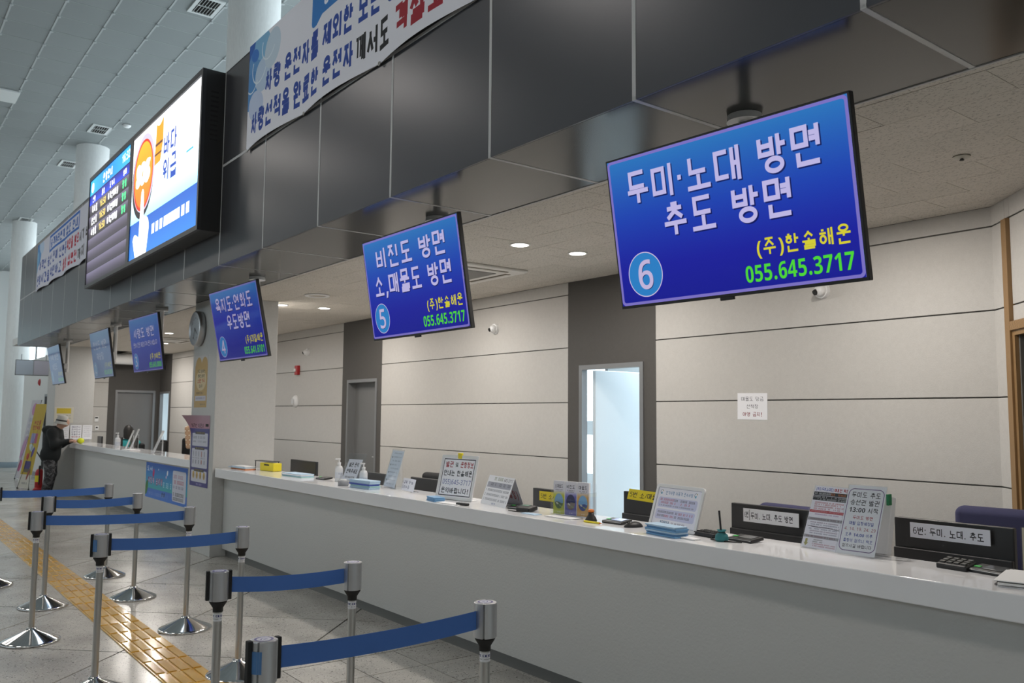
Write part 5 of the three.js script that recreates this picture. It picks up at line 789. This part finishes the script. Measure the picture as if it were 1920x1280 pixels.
// ---- figures: signed-distance bodies meshed with marching cubes
function blend(list, k) { return (x, y, z) => { let d = 1e9; for (const f of list) { const e = f(x, y, z), h = Math.max(k - Math.abs(d - e), 0) / k; d = Math.min(d, e) - h * h * k * 0.25; } return d; }; }
const cap = (a, b, r0, r1) => { const d = [b[0] - a[0], b[1] - a[1], b[2] - a[2]], l = d[0] ** 2 + d[1] ** 2 + d[2] ** 2; return (x, y, z) => { const t = Math.max(0, Math.min(1, ((x - a[0]) * d[0] + (y - a[1]) * d[1] + (z - a[2]) * d[2]) / l)); return Math.hypot(x - a[0] - d[0] * t, y - a[1] - d[1] * t, z - a[2] - d[2] * t) - (r0 + (r1 - r0) * t); }; };
const ell = (c, r) => (x, y, z) => { const p = [(x - c[0]) / r[0], (y - c[1]) / r[1], (z - c[2]) / r[2]], n = Math.hypot(...p); return (n - 1) * Math.min(...r); };
function field(sdf, c, half, res) {
  const mc = new MarchingCubes(res, undefined, false, false, 400000); mc.isolation = 0;
  for (let k = 0; k < res; k++) for (let j = 0; j < res; j++) for (let i = 0; i < res; i++) { const q = (n) => ((n - res / 2) / (res / 2)) * half; mc.field[i + j * res + k * res * res] = -sdf(c[0] + q(i), c[1] + q(j), c[2] + q(k)); }
  mc.update();
  const n = mc.count, p = new Float32Array(n * 3), m = new Float32Array(n * 3);
  for (let i = 0; i < n * 3; i++) { p[i] = mc.positionArray[i] * half + c[i % 3]; m[i] = mc.normalArray[i]; }
  const g = new THREE.BufferGeometry(); g.setAttribute('position', new THREE.BufferAttribute(p, 3)); g.setAttribute('normal', new THREE.BufferAttribute(m, 3)); g.setAttribute('uv', new THREE.BufferAttribute(new Float32Array(n * 2), 2)); return g;
}
{
  // person leaning on the far counter; local +x faces the counter, y up
  const t = thing('person', 'person in a black hoodie, patterned dark trousers and grey hat leaning on the far counter', 'person', [-18.80, 0, -3.10], rad(62));
  const hip = [0, 0.80, 0], chest = [0.06, 1.12, 0], neck = [0.11, 1.28, 0], head = [0.19, 1.40, 0];
  const J = { kneeL: [0.04, 0.43, 0.09], kneeR: [0.02, 0.43, -0.09], ankL: [-0.02, 0.07, 0.10], ankR: [-0.04, 0.07, -0.10], shL: [0.07, 1.22, 0.16], shR: [0.07, 1.22, -0.16], elL: [0.13, 0.99, 0.20], elR: [0.13, 0.99, -0.20], wrL: [0.34, 1.055, 0.10], wrR: [0.33, 1.05, -0.12] };
  const hands = (s) => { const w = s > 0 ? J.wrL : J.wrR, out = [cap(w, [w[0] + 0.06, w[1] + 0.0, w[2]], 0.026, 0.032)]; for (let f = 0; f < 4; f++) { const o = -0.026 + f * 0.0175, L = [0.05, 0.06, 0.057, 0.045][f]; out.push(cap([w[0] + 0.08, w[1] + 0.004, w[2] + o], [w[0] + 0.08 + L, w[1] - 0.006, w[2] + o * 1.1], 0.0095, 0.008), cap([w[0] + 0.08 + L, w[1] - 0.006, w[2] + o * 1.1], [w[0] + 0.085 + L, w[1] - 0.028, w[2] + o], 0.0085, 0.0075)); } out.push(cap([w[0] + 0.03, w[1], w[2] - s * 0.028], [w[0] + 0.085, w[1] - 0.012, w[2] - s * 0.05], 0.011, 0.009)); return out; };
  const body = blend([cap(hip, chest, 0.13, 0.13), cap(chest, neck, 0.10, 0.055), cap(neck, head, 0.052, 0.05), ell([0.20, 1.43, 0], [0.095, 0.115, 0.078]), ell([0.292, 1.425, 0], [0.02, 0.022, 0.014]), ell([0.27, 1.385, 0], [0.03, 0.03, 0.035]), ell([0.19, 1.43, 0.08], [0.022, 0.03, 0.012]), ell([0.19, 1.43, -0.08], [0.022, 0.03, 0.012]), cap(hip, J.kneeL, 0.085, 0.058), cap(hip, J.kneeR, 0.085, 0.058), cap(J.kneeL, J.ankL, 0.055, 0.038), cap(J.kneeR, J.ankR, 0.055, 0.038), cap(J.ankL, [0.12, 0.035, 0.11], 0.036, 0.03), cap(J.ankR, [0.10, 0.035, -0.11], 0.036, 0.03), cap(J.shL, J.elL, 0.05, 0.04), cap(J.shR, J.elR, 0.05, 0.04), cap(J.elL, J.wrL, 0.04, 0.026), cap(J.elR, J.wrR, 0.04, 0.026)], 0.05);
  part(t, 'body', merge([field(body, [0.1, 0.76, 0], 0.82, 104), field(blend([...hands(1), ...hands(-1)], 0.012), [0.40, 1.05, 0], 0.20, 84)]), M.skin);
  const hood = blend([cap([0, 0.76, 0], chest, 0.165, 0.165), cap([0, 0.80, 0.07], [0, 0.80, -0.07], 0.15, 0.15), cap(chest, [0.09, 1.25, 0], 0.15, 0.10), cap(J.shL, J.shR, 0.085, 0.085), cap(J.shL, J.elL, 0.078, 0.068), cap(J.shR, J.elR, 0.078, 0.068), cap(J.elL, J.wrL, 0.066, 0.046), cap(J.elR, J.wrR, 0.066, 0.046), ell([-0.06, 1.27, 0], [0.11, 0.085, 0.12])], 0.06);
  part(t, 'hoodie', field(hood, [0.1, 1.0, 0], 0.50, 84), M.hoodie);
  const trou = blend([cap([0, 0.78, 0.06], [0, 0.78, -0.06], 0.13, 0.13), cap([0, 0.76, 0.07], J.kneeL, 0.115, 0.088), cap([0, 0.76, -0.07], J.kneeR, 0.115, 0.088), cap(J.kneeL, [-0.02, 0.09, 0.10], 0.086, 0.074), cap(J.kneeR, [-0.04, 0.09, -0.10], 0.086, 0.074)], 0.03);
  part(t, 'trousers', metres(field(trou, [0, 0.46, 0], 0.52, 84)), M.trousers);
  const shoes = part(t, 'shoes', merge([rbx(0.26, 0.075, 0.10, 0.03, 0.04, 0.038, 0.105, 3), rbx(0.26, 0.075, 0.10, 0.03, 0.02, 0.038, -0.105, 3)]), M.rubber);
  const hat = part(t, 'hat', lathe([[0, 0.085], [0.05, 0.082], [0.088, 0.06], [0.103, 0.0], [0.110, -0.04], [0.135, -0.085], [0.130, -0.090], [0.104, -0.045], [0.098, 0.0], [0, 0.06]], 36), std([0.42, 0.42, 0.40], 0.9), [0.19, 1.475, 0], [0, 0, -0.16]);
  part(hat, 'hat_band', lathe([[0.1055, -0.008], [0.109, -0.008], [0.112, -0.034], [0.108, -0.034]], 36), M.rubber);
  solo('yellow_purse', (() => { const g = new THREE.SphereGeometry(1, 28, 18).scale(0.075, 0.055, 0.065); return g; })(), std([0.66, 0.72, 0.02], 0.55), 'small bright yellow purse held on the far counter', 'purse', [-18.55, CF + 0.055, -3.58]);
}
{
  // clerk sitting behind the far counter, only the dark hair shows over the notices
  const t = thing('person', 'seated clerk with black hair behind the leaning notices on the far counter', 'person', [-19.25, 0, -4.62], rad(165));
  const body = blend([cap([0, 0.55, 0], [0.03, 0.92, 0], 0.15, 0.13), cap([0.03, 0.92, 0], [0.03, 1.08, 0], 0.10, 0.055), ell([0.04, 1.22, 0], [0.095, 0.118, 0.08]), ell([0.135, 1.215, 0], [0.02, 0.022, 0.014]), cap([0.03, 0.97, 0.16], [0.10, 0.76, 0.2], 0.05, 0.042), cap([0.03, 0.97, -0.16], [0.10, 0.76, -0.2], 0.05, 0.042), cap([0.10, 0.76, 0.2], [0.30, 0.775, 0.12], 0.04, 0.03), cap([0.10, 0.76, -0.2], [0.30, 0.775, -0.12], 0.04, 0.03), cap([0, 0.53, 0.08], [0.40, 0.50, 0.11], 0.085, 0.06), cap([0, 0.53, -0.08], [0.40, 0.50, -0.11], 0.085, 0.06), cap([0.40, 0.50, 0.11], [0.36, 0.06, 0.11], 0.056, 0.04), cap([0.40, 0.50, -0.11], [0.36, 0.06, -0.11], 0.056, 0.04), cap([0.36, 0.05, 0.11], [0.50, 0.035, 0.11], 0.04, 0.032), cap([0.36, 0.05, -0.11], [0.50, 0.035, -0.11], 0.04, 0.032)], 0.05);
  part(t, 'body', field(body, [0.12, 0.68, 0], 0.72, 88), M.skin);
  part(t, 'hair', field((x, y, z) => Math.max(blend([ell([0.025, 1.235, 0], [0.112, 0.130, 0.100]), ell([-0.03, 1.12, 0], [0.07, 0.12, 0.095])], 0.04)(x, y, z), x - 0.10 + Math.max(0, 1.27 - y) * 0.9), [0.02, 1.18, 0], 0.22, 56), M.hair);
  part(t, 'shirt', field(blend([cap([0, 0.56, 0], [0.03, 0.92, 0], 0.175, 0.15), cap([0.03, 0.97, 0.15], [0.03, 0.97, -0.15], 0.085, 0.085), cap([0.03, 0.97, 0.16], [0.10, 0.77, 0.2], 0.07, 0.06), cap([0.03, 0.97, -0.16], [0.10, 0.77, -0.2], 0.07, 0.06)], 0.06), [0.05, 0.78, 0], 0.36, 60), std([0.03, 0.30, 0.32], 0.85));
  chair('black office chair under the seated clerk', -19.25, -4.66, 0.46, 0.98, M.chairBlack, Math.PI);
}

// ================================================================ FAR LEFT CORNER
const xArt = sign(256, 760, (c, w, h) => { c.fillStyle = '#b59a18'; c.fillRect(0, 0, w, h); writeFit(c, '수산물', 60, 210, 150, 40, '#a03a10', { bold: 0.2 }); writeFit(c, '안전해요', 50, 216, 196, 40, '#a03a10', { bold: 0.2 }); c.fillStyle = '#8a8ab8'; c.fillRect(60, 270, 90, 90); c.fillStyle = '#a84a6a'; c.fillRect(150, 270, 50, 90); blobs(c, [[120, 400, 60, 30, '#b8c8c8'], [170, 440, 24, 50, '#4a3a8a'], [80, 480, 30, 30, '#b83a2a']]); c.fillStyle = '#3a3070'; c.fillRect(50, 520, 130, 70); c.fillStyle = '#5a5040'; c.fillRect(60, 590, 140, 30); c.fillStyle = '#c8c4b8'; c.fillRect(0, 640, w, 120); blobs(c, [[170, 640, 20, 50, '#8a3a2a']]); fine(c, 70, 710, 110, 16, '#444', 3); });
function xBanner(label, x, z, turn, tex, w, h) {
  const t = thing('banner_stand', label, 'banner stand', [x, 0, z], turn); const tilt = 0.16; part(t, 'printed_sheet', sheet(w, h, 0.002), printed(printMat(tex, 0.5), M.paper), [0, h / 2 * Math.cos(tilt) + 0.03, -h / 2 * Math.sin(tilt)], [-tilt, 0, 0]);
  const bar = (a, b) => part(t, 'pole', tube([a, [(a[0] + b[0]) / 2, (a[1] + b[1]) / 2, (a[2] + b[2]) / 2], b], 0.008, 6, 6), M.black); const H = h * Math.cos(tilt) + 0.03, Z = -h * Math.sin(tilt);
  bar([-w / 2, 0.03, 0.0], [w / 2, H, Z - 0.008]); bar([w / 2, 0.03, 0.0], [-w / 2, H, Z - 0.008]); bar([0, H * 0.5, Z * 0.5 - 0.02], [0, 0.01, Z - 0.45]); part(t, 'hub', cyl(0.04, 0.04, 0.05, 0, 0, 0).rotateX(Math.PI / 2), M.rubber, [0, H * 0.5, Z * 0.5 - 0.03]); for (const s of [-1, 1]) part(t, 'foot', rbx(0.02, 0.03, 0.03, 0.006, s * w / 2, 0.015, 0), M.rubber);
}
xBanner('leaning yellow roll banner stand at the far left', -20.6, -2.92, rad(14), xArt, 0.55, 1.78);
xBanner('pale pink and white banner stand behind the yellow one', -23.6, -3.25, rad(10), sign(256, 760, (c, w, h) => { c.fillStyle = '#c3c0c6'; c.fillRect(0, 0, w, h); blobs(c, [[120, 90, 60, 60, '#b87aa8'], [60, 460, 50, 120, '#b88ab0'], [70, 640, 40, 60, '#b04a78']]); for (let k = 0; k < 4; k++) fine(c, 40, 180 + k * 60, 170, 30, '#8a90a8', k); }), 0.6, 1.9);
{ const t = thing('fire_extinguisher', 'red fire extinguisher on the floor beside the standing person', 'fire extinguisher', [-20.25, 0, -3.16]); part(t, 'cylinder', lathe([[0, 0.02], [0.078, 0.02], [0.082, 0.035], [0.082, 0.36], [0.06, 0.42], [0.025, 0.44], [0, 0.44]], 32), M.red); part(t, 'foot_ring', lathe([[0.06, 0], [0.12, 0], [0.10, 0.03], [0.08, 0.06], [0.06, 0.06]], 32), M.red); part(t, 'valve', merge([cyl(0.02, 0.024, 0.06, 0, 0.465, 0, 16), rbx(0.12, 0.012, 0.02, 0.003, 0.02, 0.50, 0), rbx(0.11, 0.012, 0.02, 0.003, 0.02, 0.475, 0)]), M.black); part(t, 'hose', tube([[0.02, 0.47, 0], [0.1, 0.45, 0.02], [0.115, 0.3, 0.02], [0.10, 0.12, 0.02]], 0.012, 20, 8), M.rubber); part(t, 'yellow_label', new THREE.CylinderGeometry(0.0826, 0.0826, 0.13, 24, 1, true, -0.3, 1.6).translate(0, 0.24, 0), M.yellow); }
{ const t = thing('hanging_light_box', 'pale two-panel sign box hung under the far end of the bulkhead', 'sign', [-22.6, 2.46, -3.28], Math.PI / 2 - 0.12); part(t, 'box', rbx(0.74, 0.36, 0.08, 0.006, 0, 0.18, 0), M.greyMetal); for (const s of [-1, 1]) { part(t, 'panel', rbx(0.35, 0.33, 0.004, 0.001, s * 0.18, 0.18, 0.042), std(s < 0 ? [0.55, 0.60, 0.68] : [0.62, 0.58, 0.66], 0.4)); part(t, 'hanger', cyl(0.008, 0.008, 0.14, s * 0.25, 0.42, 0, 10), M.greyMetal); } }
{ const t = thing('fire_bell', 'dark red fire bell on the pale wall at the far left', 'fire alarm', [-24.95, 2.38, -3.79]); part(t, 'gong', lathe([[0, 0.05], [0.05, 0.045], [0.085, 0.015], [0.09, 0], [0, 0]], 28).rotateX(Math.PI / 2), M.red); part(t, 'backplate', cyl(0.05, 0.05, 0.01, 0, 0, 0).rotateX(Math.PI / 2), M.black); }
solo('notice_board', sheet(0.5, 0.9, 0.03), printed(printMat(sign(128, 256, (c, w, h) => { c.fillStyle = '#8f99a8'; c.fillRect(0, 0, w, h); for (const y of [10, 96, 180]) { c.fillStyle = '#c6cad0'; c.fillRect(14, y, 100, 70); fine(c, 24, y + 14, 80, 9, '#7a86a0', y); fine(c, 24, y + 36, 80, 9, '#9aa2b0', y + 1); } c.fillStyle = '#4a6aa0'; c.fillRect(14, 4, 100, 18); }), 0.5), M.greyMetal), 'narrow notice board with three papers beside the far door', 'notice board', [-22.9, 1.62, -3.773]);

// shop front across the hall, mirrored in the fourth television
{ const t = thing('red_shop_sign', 'red and white shop sign across the hall, mirrored in television 4', 'sign', [-31, 2.0, 6.4], rad(60)); part(t, 'board', rbx(3.4, 1.5, 0.12, 0.01, 0, 0, 0), M.white); part(t, 'red_band', rbx(3.3, 0.8, 0.02, 0.004, 0, -0.1, 0.066), M.red); for (const s of [-1, 1]) part(t, 'post', rbx(0.1, 2.0, 0.1, 0.01, s * 1.5, -1.0, -0.08), M.greyMetal); }

scene.traverse((o) => { if (o.isMesh) { o.castShadow = true; o.receiveShadow = true; } });
renderer.render(scene, camera);
